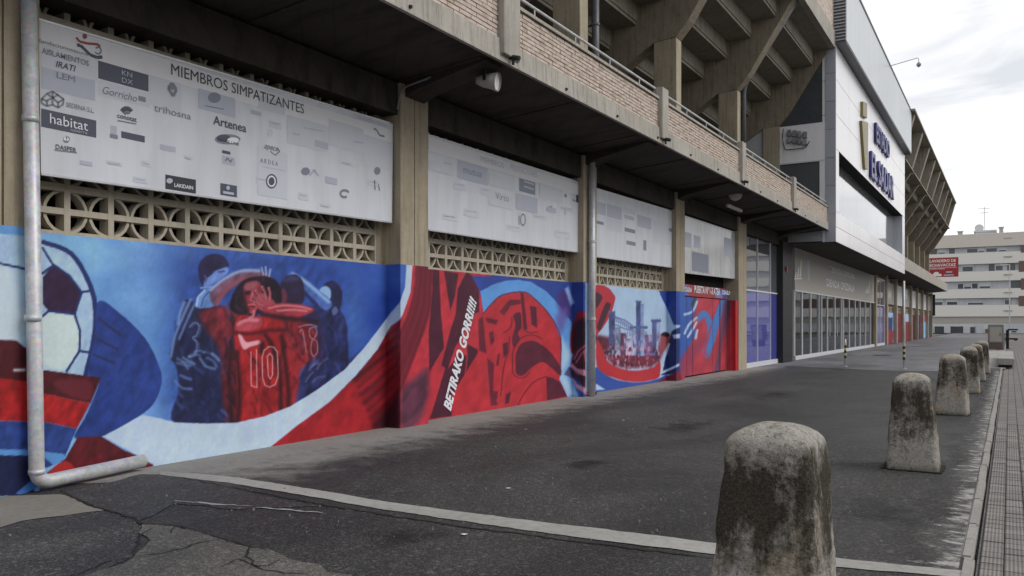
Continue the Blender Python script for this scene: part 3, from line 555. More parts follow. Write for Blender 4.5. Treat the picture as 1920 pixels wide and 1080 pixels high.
    for q in ([(600, 240), (655, 250), (662, 425), (615, 400)], [(340, 290), (430, 190), (520, 190), (525, 225), (440, 240), (380, 320)], [(230, 340), (330, 360), (320, 400), (240, 380)],
              [(458, 320), (520, 300), (528, 420), (500, 470), (516, 520), (470, 590), (450, 520), (480, 400)], [(255, 470), (290, 450), (300, 540), (270, 580)], [(372, 560), (418, 545), (412, 640), (380, 680)],
              [(480, 760), (485, 640), (530, 560), (620, 535), (700, 570), (790, 650), (860, 760), (858, 830), (780, 760), (700, 715), (620, 760), (540, 830), (490, 815)],
              [(740, 840), (800, 850), (860, 890), (912, 1002), (745, 1040)], [(240, 680), (300, 730), (290, 960), (330, 1075), (270, 1085)], [(330, 650), (350, 640), (340, 740), (315, 750)], [(165, 360), (205, 330), (235, 640), (175, 620)], [(400, 990), (440, 960), (425, 1060), (390, 1070)], [(290, 960), (330, 960), (325, 1030), (290, 1030)], [(520, 130), (545, 130), (580, 440), (550, 440)]):
        p.poly(q, MAR if q[0][0] > 350 else (92, 26, 46), 'D', soft=1.6, smooth=len(q) > 6, tex=.15, alpha=.88)
    for q in ([(455, 720), (460, 620), (520, 520), (620, 485), (700, 520)], [(500, 1075), (560, 970), (640, 880), (740, 835)], [(430, 500), (420, 620), (380, 760), (355, 1000)], [(540, 150), (560, 440), (660, 460)], [(455, 720), (465, 820), (540, 850), (600, 800)], [(380, 470), (440, 420), (450, 340)]):
        p.line(q, 1.8, (96, 22, 40), 'D', soft=1.2)
    p.poly([(830, 160), (900, 110), (950, 260), (930, 330), (860, 300)], (74, 44, 110), 'D', soft=8, alpha=.8)
    p.poly([(820, 330), (900, 260), (920, 330), (860, 480), (830, 420)], (96, 84, 158), 'D', soft=8, alpha=.8)
    p.poly([(895, 95), (925, 80), (975, 215), (945, 240)], (150, 178, 226), 'D', soft=3, smooth=False, alpha=.85)
    # gloved fist at the pillar with the pipe
    p.poly([(1000, 300), (1060, 290), (1170, 280), (1170, 700), (1100, 700), (960, 650), (945, 480)], (140, 24, 36), 'D', soft=3, tex=.2)
    p.poly([(975, 400), (1040, 350), (1090, 360), (1100, 540), (990, 640), (960, 560)], (44, 14, 28), 'D', soft=6)
    p.poly([(955, 690), (1000, 590), (1100, 540), (1170, 560), (1170, 1010), (1090, 1000), (950, 740)], (62, 14, 30), 'D', soft=3, smooth=False)
    for q in ([(975, 690), (1010, 620), (1090, 560)], [(990, 720), (1040, 640), (1080, 600)], [(1075, 720), (1060, 640), (1100, 590)]): p.line(q, 2.5, (188, 86, 104), 'D', soft=1.5, smooth=False)
    p.poly([(940, 745), (960, 725), (1000, 770), (1060, 780), (1120, 810), (1120, 870), (1060, 830), (990, 820)], (186, 120, 146), 'D', soft=1.6, smooth=False)
    p.poly([(940, 820), (955, 830), (1000, 900), (1100, 950), (1120, 1000), (1090, 1000), (990, 930)], (190, 128, 152), 'D', soft=1.6, smooth=False)
    p.poly([(890, 820), (930, 755), (1000, 800), (1110, 870), (1110, 950), (1010, 880)], (52, 14, 30), 'D', soft=1.6, smooth=False, alpha=.55)
    # --- pillar 3 and the castle bay
    m = x > 1098
    p.poly([(-70, -60), (860, -60), (900, 120), (960, 300), (960, 1100), (-70, 1100)], (160, 188, 222), 'E', soft=.8, smooth=False)
    p.poly([(40, -20), (160, -10), (225, 60), (245, 130), (180, 320), (70, 480), (40, 480)], (178, 40, 56), 'E', soft=1.2)
    p.poly([(40, 50), (95, 70), (110, 110), (60, 200), (40, 200)], (66, 34, 48), 'E', soft=1.2); p.poly([(140, 170), (185, 160), (195, 200), (90, 440), (60, 440), (62, 380)], (72, 30, 46), 'E', soft=1.2)
    p.poly([(40, 510), (180, 525), (400, 600), (700, 640), (740, 720), (640, 830), (420, 850), (220, 810), (60, 620)], (98, 34, 54), 'E', soft=5, tex=.4)
    for x0, x1, y0, c in ((180, 245, 250, (70, 80, 130)), (245, 305, 420, (130, 140, 170)), (305, 360, 480, (96, 52, 90)), (360, 420, 540, (160, 150, 180)), (420, 560, 440, (138, 150, 186)), (470, 520, 140, (66, 82, 138)), (520, 552, 170, (120, 140, 186)), (640, 690, 340, (78, 92, 146)), (690, 725, 350, (140, 152, 190)), (560, 640, 500, (120, 84, 130))):
        p.poly([(x0, y0), (x1, y0), (x1, 720), (x0, 720)], c, 'E', soft=1.4, smooth=False, tex=.4)
    for k in range(9): p.line([(250 + 22 * k, 300 + 14 * k), (262 + 22 * k, 360 + 12 * k)], 1.8, (92, 104, 156), 'E')
    p.line([(245, 310), (340, 340), (430, 400)], 2, (84, 96, 150), 'E'); p.line([(250, 390), (340, 430), (420, 450)], 2, (84, 96, 150), 'E'); p.line([(415, 420), (580, 420)], 5, (84, 98, 152), 'E'); p.line([(640, 350), (725, 350)], 4, (70, 84, 138), 'E')
    r5 = random.Random(5)
    for k in range(70):
        rx = r5.uniform(185, 720); ry = r5.uniform(430, 640); p.line([(rx, ry), (rx + r5.uniform(-4, 4), ry + r5.uniform(20, 70))], r5.uniform(1, 2.2), r5.choice([(70, 84, 138), (196, 204, 226), (108, 70, 112), (150, 160, 196), (90, 60, 100)]), 'E', soft=1.1, alpha=.7)
    for k in range(150):
        rx = r5.uniform(120, 735); ry = r5.uniform(600, 850); p.line([(rx, ry), (rx + r5.uniform(-10, 10), ry + r5.uniform(8, 40))], r5.uniform(1.2, 3), r5.choice([(196, 140, 160), (70, 22, 40), (160, 84, 108), (212, 176, 190), (52, 16, 32), (120, 50, 72)]), 'E', soft=1.2, alpha=.75)
    for cx_, cy_, w_ in ((210, 262, 70), (496, 150, 60), (682, 345, 90), (490, 430, 170)):
        for q in range(4): p.poly([(cx_ - w_ / 2 + q * w_ / 3.4, cy_ - 16), (cx_ - w_ / 2 + q * w_ / 3.4 + w_ / 7, cy_ - 16), (cx_ - w_ / 2 + q * w_ / 3.4 + w_ / 7, cy_ + 4), (cx_ - w_ / 2 + q * w_ / 3.4, cy_ + 4)], (72, 86, 140), 'E', soft=1, smooth=False)
    p.poly([(50, 560), (110, 640), (150, 760), (260, 840), (430, 880), (640, 850), (720, 780), (720, 940), (600, 990), (420, 1000), (240, 960), (60, 860)], (180, 40, 50), 'E', soft=2)
    p.poly([(40, 850), (110, 900), (240, 970), (420, 1005), (600, 995), (720, 960), (800, 930), (800, 1080), (40, 1100)], (44, 76, 160), 'E', soft=1.2)
    p.poly([(40, 1020), (140, 1080), (40, 1090)], (170, 192, 230), 'E', smooth=False)
    p.poly([(690, -60), (980, -60), (980, 400), (870, 390), (800, 220), (730, 80)], (34, 62, 146), 'E', soft=1.3, smooth=False, tex=.2)
    p.poly([(730, 500), (780, 470), (830, 500), (820, 600), (720, 720), (725, 560)], (150, 70, 80), 'E', soft=2.5); p.poly([(735, 500), (780, 468), (826, 500), (800, 520)], (36, 26, 44), 'E', soft=2)
    p.poly([(850, 460), (900, 430), (990, 400), (990, 900), (740, 930), (740, 880), (800, 640)], (24, 42, 104), 'E', soft=1.5, smooth=False)
    p.poly([(855, 500), (990, 478), (990, 530), (870, 540)], (172, 190, 226), 'E', smooth=False)
    p.line([(820, 600), (770, 740), (738, 905), (990, 790)], 4.5, (176, 194, 230), 'E', smooth=False)
    p.poly([(700, 1000), (800, 940), (990, 850), (990, 1010), (800, 1060)], (112, 24, 50), 'E', soft=1.5, smooth=False)
    # --- pillar 4 and the door bay
    p.poly([(62, 440), (150, 440), (420, 540), (440, 1000), (62, 1060)], (176, 50, 66), 'G', soft=1, smooth=False, tex=.15)
    p.poly([(52, 480), (130, 500), (160, 560), (130, 700), (150, 760), (90, 880), (50, 1000), (52, 700)], (48, 86, 168), 'G', soft=2)
    for q in ([(80, 640), (130, 620), (158, 560)], [(80, 760), (110, 700), (158, 660)], [(100, 780), (140, 720), (155, 690)], [(150, 790), (160, 740)]): p.line(q, 4, (176, 198, 232), 'G', soft=1.5)
    p.line([(130, 580), (150, 520), (158, 480)], 5, (40, 60, 60), 'G', soft=2)
    p.poly([(165, 640), (205, 615), (240, 650), (250, 720), (215, 860), (238, 915), (215, 900), (198, 850), (300, 560), (320, 520), (340, 540), (300, 700), (260, 840), (225, 918), (200, 870), (222, 740), (205, 660), (170, 690)], (64, 116, 190), 'G', soft=2)
    p.poly([(330, 540), (372, 530), (350, 700), (310, 860), (300, 1000), (268, 1000), (300, 820)], (96, 60, 92), 'G', soft=4)
    p.poly([(60, 920), (140, 820), (230, 790), (140, 920), (110, 1030), (60, 1030)], (150, 50, 80), 'G', soft=5)
    p.line([(303, 540), (303, 1000)], 1.5, (60, 20, 40), 'G'); p.line([(130, 560), (130, 1020)], 1.2, (70, 30, 60), 'G')
    p.poly([(380, 540), (440, 530), (440, 1010), (385, 1010)], (176, 18, 26), 'G', soft=1.5, smooth=False)
    # --- far bays
    m = x > 1645
    if m.any():
        p.c[m] = (168, 48, 66)
        for x0, x1, y0, y1, c in ((110, 222, 590, 1010, (150, 180, 222)), (145, 200, 690, 850, (38, 48, 110)), (140, 205, 830, 1010, (140, 22, 36)), (225, 262, 640, 1010, (176, 110, 140)), (262, 302, 650, 1000, (112, 16, 30)), (330, 400, 640, 740, (166, 184, 214)), (330, 380, 740, 1000, (130, 20, 34)), (400, 425, 660, 1000, (178, 90, 110)), (425, 460, 660, 980, (66, 12, 30)), (480, 515, 600, 960, (34, 26, 66)), (515, 560, 600, 960, (176, 110, 140)), (545, 580, 740, 960, (120, 176, 220)), (578, 610, 600, 900, (150, 170, 210)), (600, 640, 600, 900, (20, 70, 90))):
            p.poly([(x0, y0), (x1, y0), (x1, y1), (x0, y1)], c, 'K', soft=1, smooth=False)
    gy = p.c @ np.array((.3, .59, .11)); p.c = gy[:, None] + (p.c - gy[:, None]) * .93
    return np.clip(p.c, 4, 250)
GAIN = 1.2
def paint_grid(name, parent, P, nu, nv):
    """P: (nv+1, nu+1, 3) positions; returns a finely divided painted sheet"""
    P = P.reshape(-1, 3); x, y = proj(P); c = paint_all(x, y) / 255.0
    L = np.where(c <= 0.04045, c / 12.92, ((c + 0.055) / 1.055) ** 2.4); L = np.minimum(L * GAIN, 0.82)
    i = np.arange(nv)[:, None] * (nu + 1) + np.arange(nu)[None, :]; i = i.ravel()
    fc = np.stack([i, i + 1, i + nu + 2, i + nu + 1], 1)
    me = bpy.data.meshes.new(name); me.vertices.add(len(P)); me.vertices.foreach_set('co', P.ravel())
    me.loops.add(fc.size); me.loops.foreach_set('vertex_index', fc.ravel().astype(np.int32))
    me.polygons.add(len(fc)); me.polygons.foreach_set('loop_start', (np.arange(len(fc)) * 4).astype(np.int32)); me.polygons.foreach_set('loop_total', np.full(len(fc), 4, np.int32))
    me.update(calc_edges=True)
    at = me.attributes.new('paint', 'FLOAT_COLOR', 'POINT'); at.data.foreach_set('color', np.concatenate([L, np.ones((len(L), 1))], 1).ravel())
    me.materials.append(M['mural']); return link(name, me, parent)
def wall_sheet(name, parent, X, y0, y1, z0, z1, res):
    nu = max(2, int((y1 - y0) / res)); nv = max(2, int((z1 - z0) / res))
    Y, Z = np.meshgrid(np.linspace(y0, y1, nu + 1), np.linspace(z0, z1, nv + 1))
    Xa = X + 0.004 * (fbm(Y * 1.3, Z * 1.3, 21) - 0.5)
    return paint_grid(name, parent, np.stack([Xa, Y, Z], -1), nu, nv)
def side_sheet(name, parent, Y, x0, x1, z0, z1, res):
    nu = max(2, int((x1 - x0) / res)); nv = max(2, int((z1 - z0) / res))
    Xx, Z = np.meshgrid(np.linspace(x0, x1, nu + 1), np.linspace(z0, z1, nv + 1))
    return paint_grid(name, parent, np.stack([Xx, np.full_like(Xx, Y), Z], -1), nu, nv)

# ================================================================== GROUND
def sheet(name, pts, z, mat, parent=None, jit=0.02, step=0.12, seed=1, structure=True):
    rs = random.Random(seed); out = []
    P = [Vector((p[0], p[1], 0)) for p in pts]
    for i, a in enumerate(P):
        b = P[(i + 1) % len(P)]; n = max(1, min(120, int((b - a).length / step))); nn = Vector((-(b - a).y, (b - a).x, 0)).normalized(); w = 0.0
        for k in range(n):
            w = 0.7 * w + rs.uniform(-jit, jit); q = a.lerp(b, k / n) + (nn * w if 0 < k else Vector()); out.append((q.x, q.y, z))
    o = MB().ngon(out).build(name, mat, parent, recalc=False)
    if o.data.polygons[0].normal.z < 0: o.data.flip_normals()
    if structure and parent is None: o['kind'] = 'structure'
    return o
def gp(*pts): return [tuple(onZ(x, y).xy) for x, y in pts]
def crack(pts, w, z, parent, seed=0, name='crack'):
    rs = random.Random(seed); P = [Vector((*q, 0)) for q in gp(*pts)]; Q = []
    for a, b in zip(P[:-1], P[1:]):
        n = max(2, int((b - a).length / 0.05))
        for k in range(n): Q.append(a.lerp(b, k / n) + Vector((rs.uniform(-.015, .015), rs.uniform(-.015, .015), 0)))
    Q.append(P[-1]); mb = MB(); L = []; R_ = []
    for i, q in enumerate(Q):
        t = (Q[min(i + 1, len(Q) - 1)] - Q[max(i - 1, 0)]).normalized(); nn = Vector((-t.y, t.x, 0)); ww = w * rs.uniform(.3, 1.2) * (0.3 + min(1, min(i, len(Q) - 1 - i) / 4))
        L.append(q + nn * ww); R_.append(q - nn * ww)
    for i in range(len(Q) - 1): mb.quad((L[i].x, L[i].y, z), (R_[i].x, R_[i].y, z), (R_[i + 1].x, R_[i + 1].y, z), (L[i + 1].x, L[i + 1].y, z))
    o = mb.build(name, M['crack'], parent, recalc=False)
    if o.data.polygons[0].normal.z < 0: o.data.flip_normals()
    return o
KX = 7.47                                   # street side of the forecourt
tag(MB().quad((-1500, -600, -.12), (1500, -600, -.12), (1500, 2500, -.12), (-1500, 2500, -.12)).build('ground', M['asphalt_pale'], recalc=False), kind='structure')
fore = sheet('forecourt', [(-0.6, -14), (KX, -14), (KX, 175), (-0.6, 175)], 0.0, M['asphalt'], jit=0, step=60)
sheet('far_forecourt_surface', gp((1420, 688), (1490, 687), (1590, 692), (1700, 696), (1845, 697)) + [(KX - .5, 160), (0.3, 160)], 0.004, M['asphalt_pale'], jit=.01, step=1)
def band(name, inner, outer, z, mat, n=60, m=8, sub=24):
    """ground strip between two lines with a 'blend' attribute running 1 -> 0 from inner to outer"""
    def res(L, k):
        L = [Vector((*q, 0)) for q in L]; d = [0]
        for a, b in zip(L[:-1], L[1:]): d.append(d[-1] + (b - a).length)
        out = []
        for i in range(k + 1):
            t = d[-1] * i / k; q = next(q for q in range(len(d) - 1) if t <= d[q + 1] + 1e-6); out.append(L[q].lerp(L[q + 1], (t - d[q]) / max(1e-6, d[q + 1] - d[q])))
        return out
    A, B = res(inner, n), res(outer, n); V = []; T = []; Fc = []
    for i in range(n + 1):
        for j in range(m + 1):
            q = A[i].lerp(B[i], j / m); V.append((q.x, q.y, z)); T.append(1 - j / m)
    for i in range(n):
        for j in range(m): k = i * (m + 1) + j; Fc.append((k, k + 1, k + m + 2, k + m + 1))
    me = bpy.data.meshes.new(name); me.from_pydata(V, [], Fc); at = me.attributes.new('blend', 'FLOAT', 'POINT'); at.data.foreach_set('value', T); me.materials.append(mat); me.update()
    if me.polygons[0].normal.z < 0: me.flip_normals()
    o = link(name, me); o['kind'] = 'structure'; return o
band('wall_apron', [(0.0, 4.3), (0.0, 33)], gp((240, 905), (520, 930), (700, 885), (860, 840), (1000, 800), (1150, 764), (1300, 734), (1400, 714), (1480, 696)), 0.003, M['apron_soft'], 90, 10)
wst = sheet('joint_strip', gp((300, 884), (420, 893), (560, 914), (700, 938), (860, 960), (1060, 985), (1345, 1020), (1560, 1046), (1812, 1072), (1810, 1085), (1560, 1064), (1345, 1041), (1060, 1005), (860, 977), (700, 953), (560, 928), (420, 905), (300, 891)), 0.006, M['strip'], jit=.008, step=.06, seed=4)
crack([(330, 894), (470, 922), (640, 953), (860, 987), (1100, 1018), (1340, 1048)], .012, 0.005, None, 2, 'joint_crack')['kind'] = 'structure'
sheet('pale_slab', gp((-160, 940), (0, 931), (110, 928), (130, 930), (148, 940), (178, 953), (195, 958), (120, 968), (40, 978), (0, 990), (-160, 1010)), 0.006, M['apron_pale'], jit=.02, seed=5)
old = sheet('old_surface', gp((-300, 1000), (0, 990), (40, 978), (120, 968), (195, 958), (222, 965), (262, 978), (258, 1000), (250, 1045), (150, 1085), (60, 1130), (-300, 1200)), 0.003, M['asphalt_old'], jit=.02, seed=6)
mid = sheet('worn_surface', gp((118, 926), (262, 890), (320, 890), (420, 905), (470, 925), (600, 950), (420, 955), (330, 945), (300, 960), (262, 976), (222, 964), (178, 952)), 0.0045, M['asphalt_old'], jit=.03, seed=8)
patch = sheet('cracked_slab', gp((258, 1000), (266, 985), (330, 987), (370, 996), (430, 1015), (500, 1030), (540, 1048), (600, 1060), (660, 1080), (560, 1180), (0, 1300), (60, 1130), (150, 1085), (250, 1046)), 0.006, M['patch'], jit=.05, seed=9)
for i, (q, w) in enumerate((([(110, 920), (160, 945), (222, 965), (256, 974), (262, 984), (330, 986), (372, 996), (430, 1016), (500, 1034)], .022), ([(250, 1046), (300, 1040), (345, 1030), (372, 1019), (420, 1012)], .014), ([(248, 1046), (256, 1020), (266, 1000), (290, 990)], .012),
                               ([(468, 1022), (466, 1045), (480, 1064), (500, 1062), (530, 1048)], .016), ([(250, 1046), (200, 1056), (150, 1076), (90, 1090)], .013), ([(400, 1068), (450, 1050), (480, 1066), (520, 1075), (580, 1078)], .012), ([(330, 987), (320, 1000), (290, 1004)], .010))):
    crack(q, w * .55, 0.0085, None, 20 + i, 'crack')['kind'] = 'structure'
for i, q in enumerate(([(325, 940), (400, 946), (470, 950)], [(480, 953), (540, 957), (605, 963)])):
    o = crack(q, .016, 0.0075, None, 40 + i, 'worn_paint_line'); o['kind'] = 'structure'; o.data.materials[0] = M['strip']
# gutter strip of old concrete beside the kerb, kerb, paving
band('gutter_strip', [(KX - .037, 4.9), (KX - .052, 30)], gp((1640, 1075), (1740, 900), (1815, 760), (1850, 692)), 0.003, M['gutter_soft'], 80, 10)
band('dusty_margin', [(KX - .037, 4.9), (KX - .052, 30)], gp((1560, 1075), (1700, 900), (1800, 760), (1845, 692)), 0.0015, M['dust_soft'], 80, 10)
sheet('pale_paving_area', gp((1853, 658), (1884, 657), (1886, 692), (1851, 690)), 0.010, M['strip'], jit=.01, seed=13)
rs = random.Random(4)
kerb = empty('kerb_line', 'long line of worn pale kerb stones between forecourt and paved pavement', 'kerb'); del kerb['category']; del kerb['label']; kerb['kind'] = 'structure'
kb = MB().box(-.035, .035, -.495, .495, -.12, 0.014).mesh('kerb_stone', M['kerb'], bevel=.012)
for k in range(62): 
    o = link('kerb_stone', kb, kerb, (KX + .0 + rs.uniform(-.006, .006), -12.5 + k, rs.uniform(-.004, .004))); o.rotation_euler.z = rs.uniform(-.006, .006)
MBk = MB().box(KX - .035, KX + .035, 49.6, 175, -.12, .014).build('far_kerb', M['kerb']); MBk['kind'] = 'structure'
pv = tag(MB().box(KX + .052, 11.0, -14, 175, -.11, -.032).build('pavement', M['tilebed']), kind='structure')
tb = MB().box(0, .124, 0, .144, -.03, 0).mesh('paving_tile', M['tile'], bevel=.004)
for i in range(70):
    for j in range(4):
        link('paving_tile', tb, pv, (KX + .07 + j * .13 + .0015, 4.2 + i * .15, -.012 + rs.uniform(-.003, .003)))
tag(MB().box(11.0, 11.15, -14, 175, -.12, .0).build('street_kerb', M['kerb']), kind='structure')
tag(MB().quad((11.15, -60, -.1), (21, -60, -.1), (21, 200, -.1), (11.15, 200, -.1)).build('street', M['asphalt'], recalc=False), kind='structure')
mb = MB()
for k in range(30): mb.quad((16.0, -30 + 6 * k, -.096), (16.12, -30 + 6 * k, -.096), (16.12, -27 + 6 * k, -.096), (16.0, -27 + 6 * k, -.096))
tag(mb.build('lane_marking', M['paint_white'], recalc=False), kind='structure')
tag(MB().box(21.0, 25, -60, 200, -.12, .03).build('opposite_pavement', M['tilebed']), kind='structure')
def stain(name, c, r, z, mat, seed, asp=1.0):
    rr = random.Random(seed); V = [(c[0], c[1], z)]; T = [1.0]; Fc = []; n = 28
    for j in range(1, 5):
        for k in range(n): an = 2 * math.pi * k / n; V.append((c[0] + r * j / 4 * math.cos(an), c[1] + asp * r * j / 4 * math.sin(an), z)); T.append(1 - j / 4)
    for k in range(n):
        m_ = (k + 1) % n; Fc.append((0, 1 + k, 1 + m_))
        for j in range(3): a = 1 + j * n; Fc.append((a + k, a + n + k, a + n + m_, a + m_))
    me = bpy.data.meshes.new(name); me.from_pydata(V, [], Fc); at = me.attributes.new('blend', 'FLOAT', 'POINT'); at.data.foreach_set('value', T); me.materials.append(mat); me.update()
    o = link(name, me); o['kind'] = 'structure'; return o
for i, (x, y, r, a_) in enumerate(((1650, 960, .6, 1.6), (1100, 870, .5, 1.3), (1280, 800, .7, 2.2), (760, 1010, .45, 1.3), (1450, 740, .9, 2.5))):
    q = onZ(x, y); stain('oil_stain', (q.x, q.y), r, .0068 + .0002 * i, M['oil_soft'], i, a_)
q = onZ(1655, 667); mh = empty('manhole_cover', 'dark round iron manhole cover in the pale forecourt before the shop', 'manhole', None, (q.x, q.y, .006))
MB().tube([(0, 0, -.02), (0, 0, .006)], .42, 28).build('frame', M['pipe_dark'], mh); MB().tube([(0, 0, .0), (0, 0, .010)], .34, 28).build('lid', M['black'], mh)
rq = random.Random(77); mb = MB()
for k in range(240):
    x, y, s = rq.uniform(.5, 7.2), rq.uniform(3, 20), rq.uniform(.004, .012); mb.box(x, x + s, y, y + s * rq.uniform(.6, 1.6), .0, .012 + s * .4)
tag(mb.build('grit', M['apron_pale'], recalc=False), 'pale grit and chewing gum specks scattered over the asphalt', 'grit', kind='stuff')
# litter: small pale scraps
for i, (x, y) in enumerate(((952, 917), (985, 806), (1168, 789), (869, 1004))):
    p = onZ(x, y); o = MB().ngon([(p.x - .02, p.y - .01, .010), (p.x + .02, p.y - .02, .011), (p.x + .035, p.y + .01, .014), (p.x - .01, p.y + .02, .010)]).build('paper_scrap', M['letter_white'])
    tag(o, 'tiny white scrap of litter lying on the dark asphalt', 'litter', 'litter scraps on the asphalt')

# ================================================================== STADIUM
ST = empty('stadium_stand', 'concrete football stand with mural base, brick parapet terrace and raking beams', 'stadium')
YE = sY(1552, 1.7)                          # where the terrace meets the white entrance block
YB2, YEND = 57.6, 104.0
ZM = zX(720, 496.5)                         # top of the painted wall
PF = 0.25
PIL = [(3.48, 4.11), (sY(751, PF), sY(803, PF)), (sY(1094, PF), sY(1119, PF)), (sY(1268, PF), sY(1284, PF)), (sY(1385, PF), sY(1400, PF))]
ZS = 4.95
for i, (a, b) in enumerate(PIL):
    m = (a + b) / 2
    o = MB().box(-.35, PF, a, m - .012, ZM + .004, ZS).box(-.35, PF - .004, m + .012, b, ZM + .004, ZS).box(-.33, PF - .03, m - .02, m + .02, ZM + .004, ZS).build('pillar', M['pillar'], ST, bevel=0)
    if i == 4: MB().box(-.35, PF, a, b, -.1, ZM + .004).build('pillar_base', M['pillar'], ST)
    if i < 4:
        res = (.012, .012, .018, .025)[i]
        q = MB().box(-.35, PF - .012, a + .004, b - .004, -.1, ZM + .004).build('pillar_base', M['pillar'], ST)
        wall_sheet('painted_pillar_face', q, PF, a, b, -.01, ZM + .006, res); side_sheet('painted_pillar_side', q, a - .001, -.05, PF, -.01, ZM + .006, .02)
# bays 1-3: painted wall, lattice, beam
def lattice_mesh(w, h, t=.15):
    mb = MB(); b = .029; c_ = .037
    mb.box(-t, 0, 0, b, 0, h).box(-t, 0, w - b, w, 0, h).box(-t, -.002, b, w - b, 0, c_).box(-t, -.002, b, w - b, h - c_, h).box(-t, -.003, b, w - b, h / 2 - .03, h / 2 + .03)
    th = .0145
    for cx, a0, a1 in ((0.0, -90, 90), (w, 90, 270)):
        pts = []
        for k in range(11):
            an = math.radians(a0 + (a1 - a0) * k / 10); c, s = math.cos(an), math.sin(an)
            r1 = (w / 2 - .002, h / 2 - .008); r0 = (r1[0] - 2 * th, r1[1] - 2 * th)
            pts.append(((cx + r1[0] * c, h / 2 + r1[1] * s), (cx + r0[0] * c, h / 2 + r0[1] * s)))
        for (o1, i1), (o2, i2) in zip(pts[:-1], pts[1:]):
            A = [(-.024, *o1), (-.024, *i1), (-.024, *i2), (-.024, *o2)]; B = [(-t, *q[1:]) for q in A]
            mb.quad(*A).quad(A[1], B[1], B[2], A[2]).quad(A[3], B[3], B[0], A[0])
    return mb.mesh('lattice_block', M['lattice'], recalc=False)
LW, LH = .426, .455
lm = lattice_mesh(LW, LH)
bays = [(PIL[i][1], PIL[i + 1][0]) for i in range(4)]
RES = (.0115, .0125, .018)
wall_sheet('painted_wall', ST, 0.0, -1.2, PIL[0][0], -.01, ZM, .03)
for i in range(3):
    a, b = bays[i]
    w = MB().box(-.2, -.012, a, b, -.1, ZM - .002).build('mural_wall', M['pillar'], ST)
    wall_sheet('painted_face', w, 0.0, a, b, -.01, ZM, RES[i])
    lw = MB().box(-.22, -.085, b - .13, b, ZM, 4.62).build('lattice_screen', M['pillar'], ST)
    n = int((b - .13 - a) / LW); ww = (b - .13 - a) / n
    for r in range(5):
        for k in range(n):
            o = link('lattice_block', lm, lw, (-.09, a + k * ww, ZM + .006 + r * LH)); o.scale = (1, ww / LW, 1)
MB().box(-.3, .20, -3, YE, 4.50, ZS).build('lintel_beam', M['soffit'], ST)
MB().box(-1.7, -1.6, -3, YE, -.1, ZS).build('inner_wall', M['dark'], ST)
MB().box(-1.6, -.36, -3, YE, -.08, -.04).build('inner_floor', M['dark'], ST)
# canopy slab, soffit ribs, edge band
prof = [(-4.5, ZS + .002), (-.3, ZS + .002), (1.70, 5.12), (1.70, 5.40), (-4.5, 5.40)]
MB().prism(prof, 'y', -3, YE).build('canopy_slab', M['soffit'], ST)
for yc in [(a + b) / 2 for a, b in PIL] + [-2.3, 32.0]:
    MB().prism([(.1, 4.72), (.5, 4.86), (1.62, 5.075), (1.62, 5.12), (.1, 4.99)], 'y', yc - .22, yc + .22).build('canopy_rib', M['soffit'], ST)
for k in range(12):
    yc = 1.2 + 2.7 * k
    if yc < YE - .5: MB().prism([(.2, 4.975), (1.6, 5.095), (1.6, 5.12), (.2, 5.0)], 'y', yc - .06, yc + .06).build('soffit_joint', M['soffit'], ST)
MB().prism([(1.70, 5.10), (1.755, 5.10), (1.755, 5.13), (1.745, 5.14), (1.735, 5.41), (1.70, 5.41)], 'y', -3, YE - .01).build('slab_edge', M['edge'], ST)
# parapet: brick wall between posts
ZB0, ZB1 = 5.412, 5.965
posts = [3.9, 9.77, sY(1241, 1.72), sY(1390, 1.72), sY(1486.5, 1.72)]
BL, BH = .26, .0615
pw = MB().box(1.60, 1.672, -3, YE - .012, ZB0, ZB1 - .002).build('parapet_wall', M['mortar'], ST)
brk = MB().box(1.66, 1.70, 0, BL - .012, 0, BH - .012).mesh('brick', M['brick'], bevel=0)
spans = list(zip([-3] + [p + .17 for p in posts], [p - .17 for p in posts] + [YE - .03]))
single = []; rest = MB()
for a, b in spans:
    for r in range(9):
        y = a - (BL / 2 if r % 2 else 0)
        while y < b - .02:
            y0, y1 = max(y, a), min(y + BL - .012, b)
            if y1 - y0 > .03: single.append((y0, y1, ZB0 + .004 + r * BH))
            y += BL
def vis(q): 
    x, y = proj(np.array([[1.7, q[0], q[2]]])); return 0 <= x[0] < 1920 and -15 < y[0] < 1080
cand = sorted([q for q in single if vis(q)], key=lambda q: q[0]); near = set(cand[:296])
for q in single:
    dx = rs.uniform(-.004, .004)
    if q in near:
        o = link('brick', brk, pw, (dx, q[0], q[2])); o.scale.y = (q[1] - q[0]) / (BL - .012)
    else: rest.box(1.66, 1.70 + dx, q[0], q[1], q[2], q[2] + BH - .012)
tag(rest.build('brickwork', M['brick'], pw, recalc=False), kind='stuff')
MB().box(1.56, 1.735, -3, YE - .014, ZB1 + .012, ZB1 + .06).build('coping', M['edge'], ST)
MB().box(1.60, 1.69, -3, YE - .016, ZB1 - .002, ZB1 + .012).build('coping_shadow_joint', M['mortar'], ST)
for i, p in enumerate(posts):
    w = .24 if i == 1 else .17
    po = MB().box(1.60, 1.80, p - w, p + w * .4 if i == 1 else p + w, 5.20, 6.22).build('parapet_post', M['edge'], ST, bevel=.008)
    if i == 1: MB().box(1.60, 1.775, p + w * .4 + .01, p + w, 5.20, 6.22).build('parapet_post', M['edge'], ST, bevel=.008)
    MB().tube([(1.74, p, 5.22), (1.90, p, 5.17)], .035, 10).tube([(1.80, p, 5.2), (1.80, p, 5.10)], .02, 8).build('drain_spout', M['black'], po)
MB().tube([(1.64, -3, 6.20), (1.64, YE, 6.20)], .022, 8).build('handrail', M['galv'], ST)
for k in range(26):
    y = -1.5 + k * 1.35
    if y < YE - .3: MB().tube([(1.64, y, 6.02), (1.64, y, 6.20)], .012, 6).build('handrail_upright', M['galv'], ST)
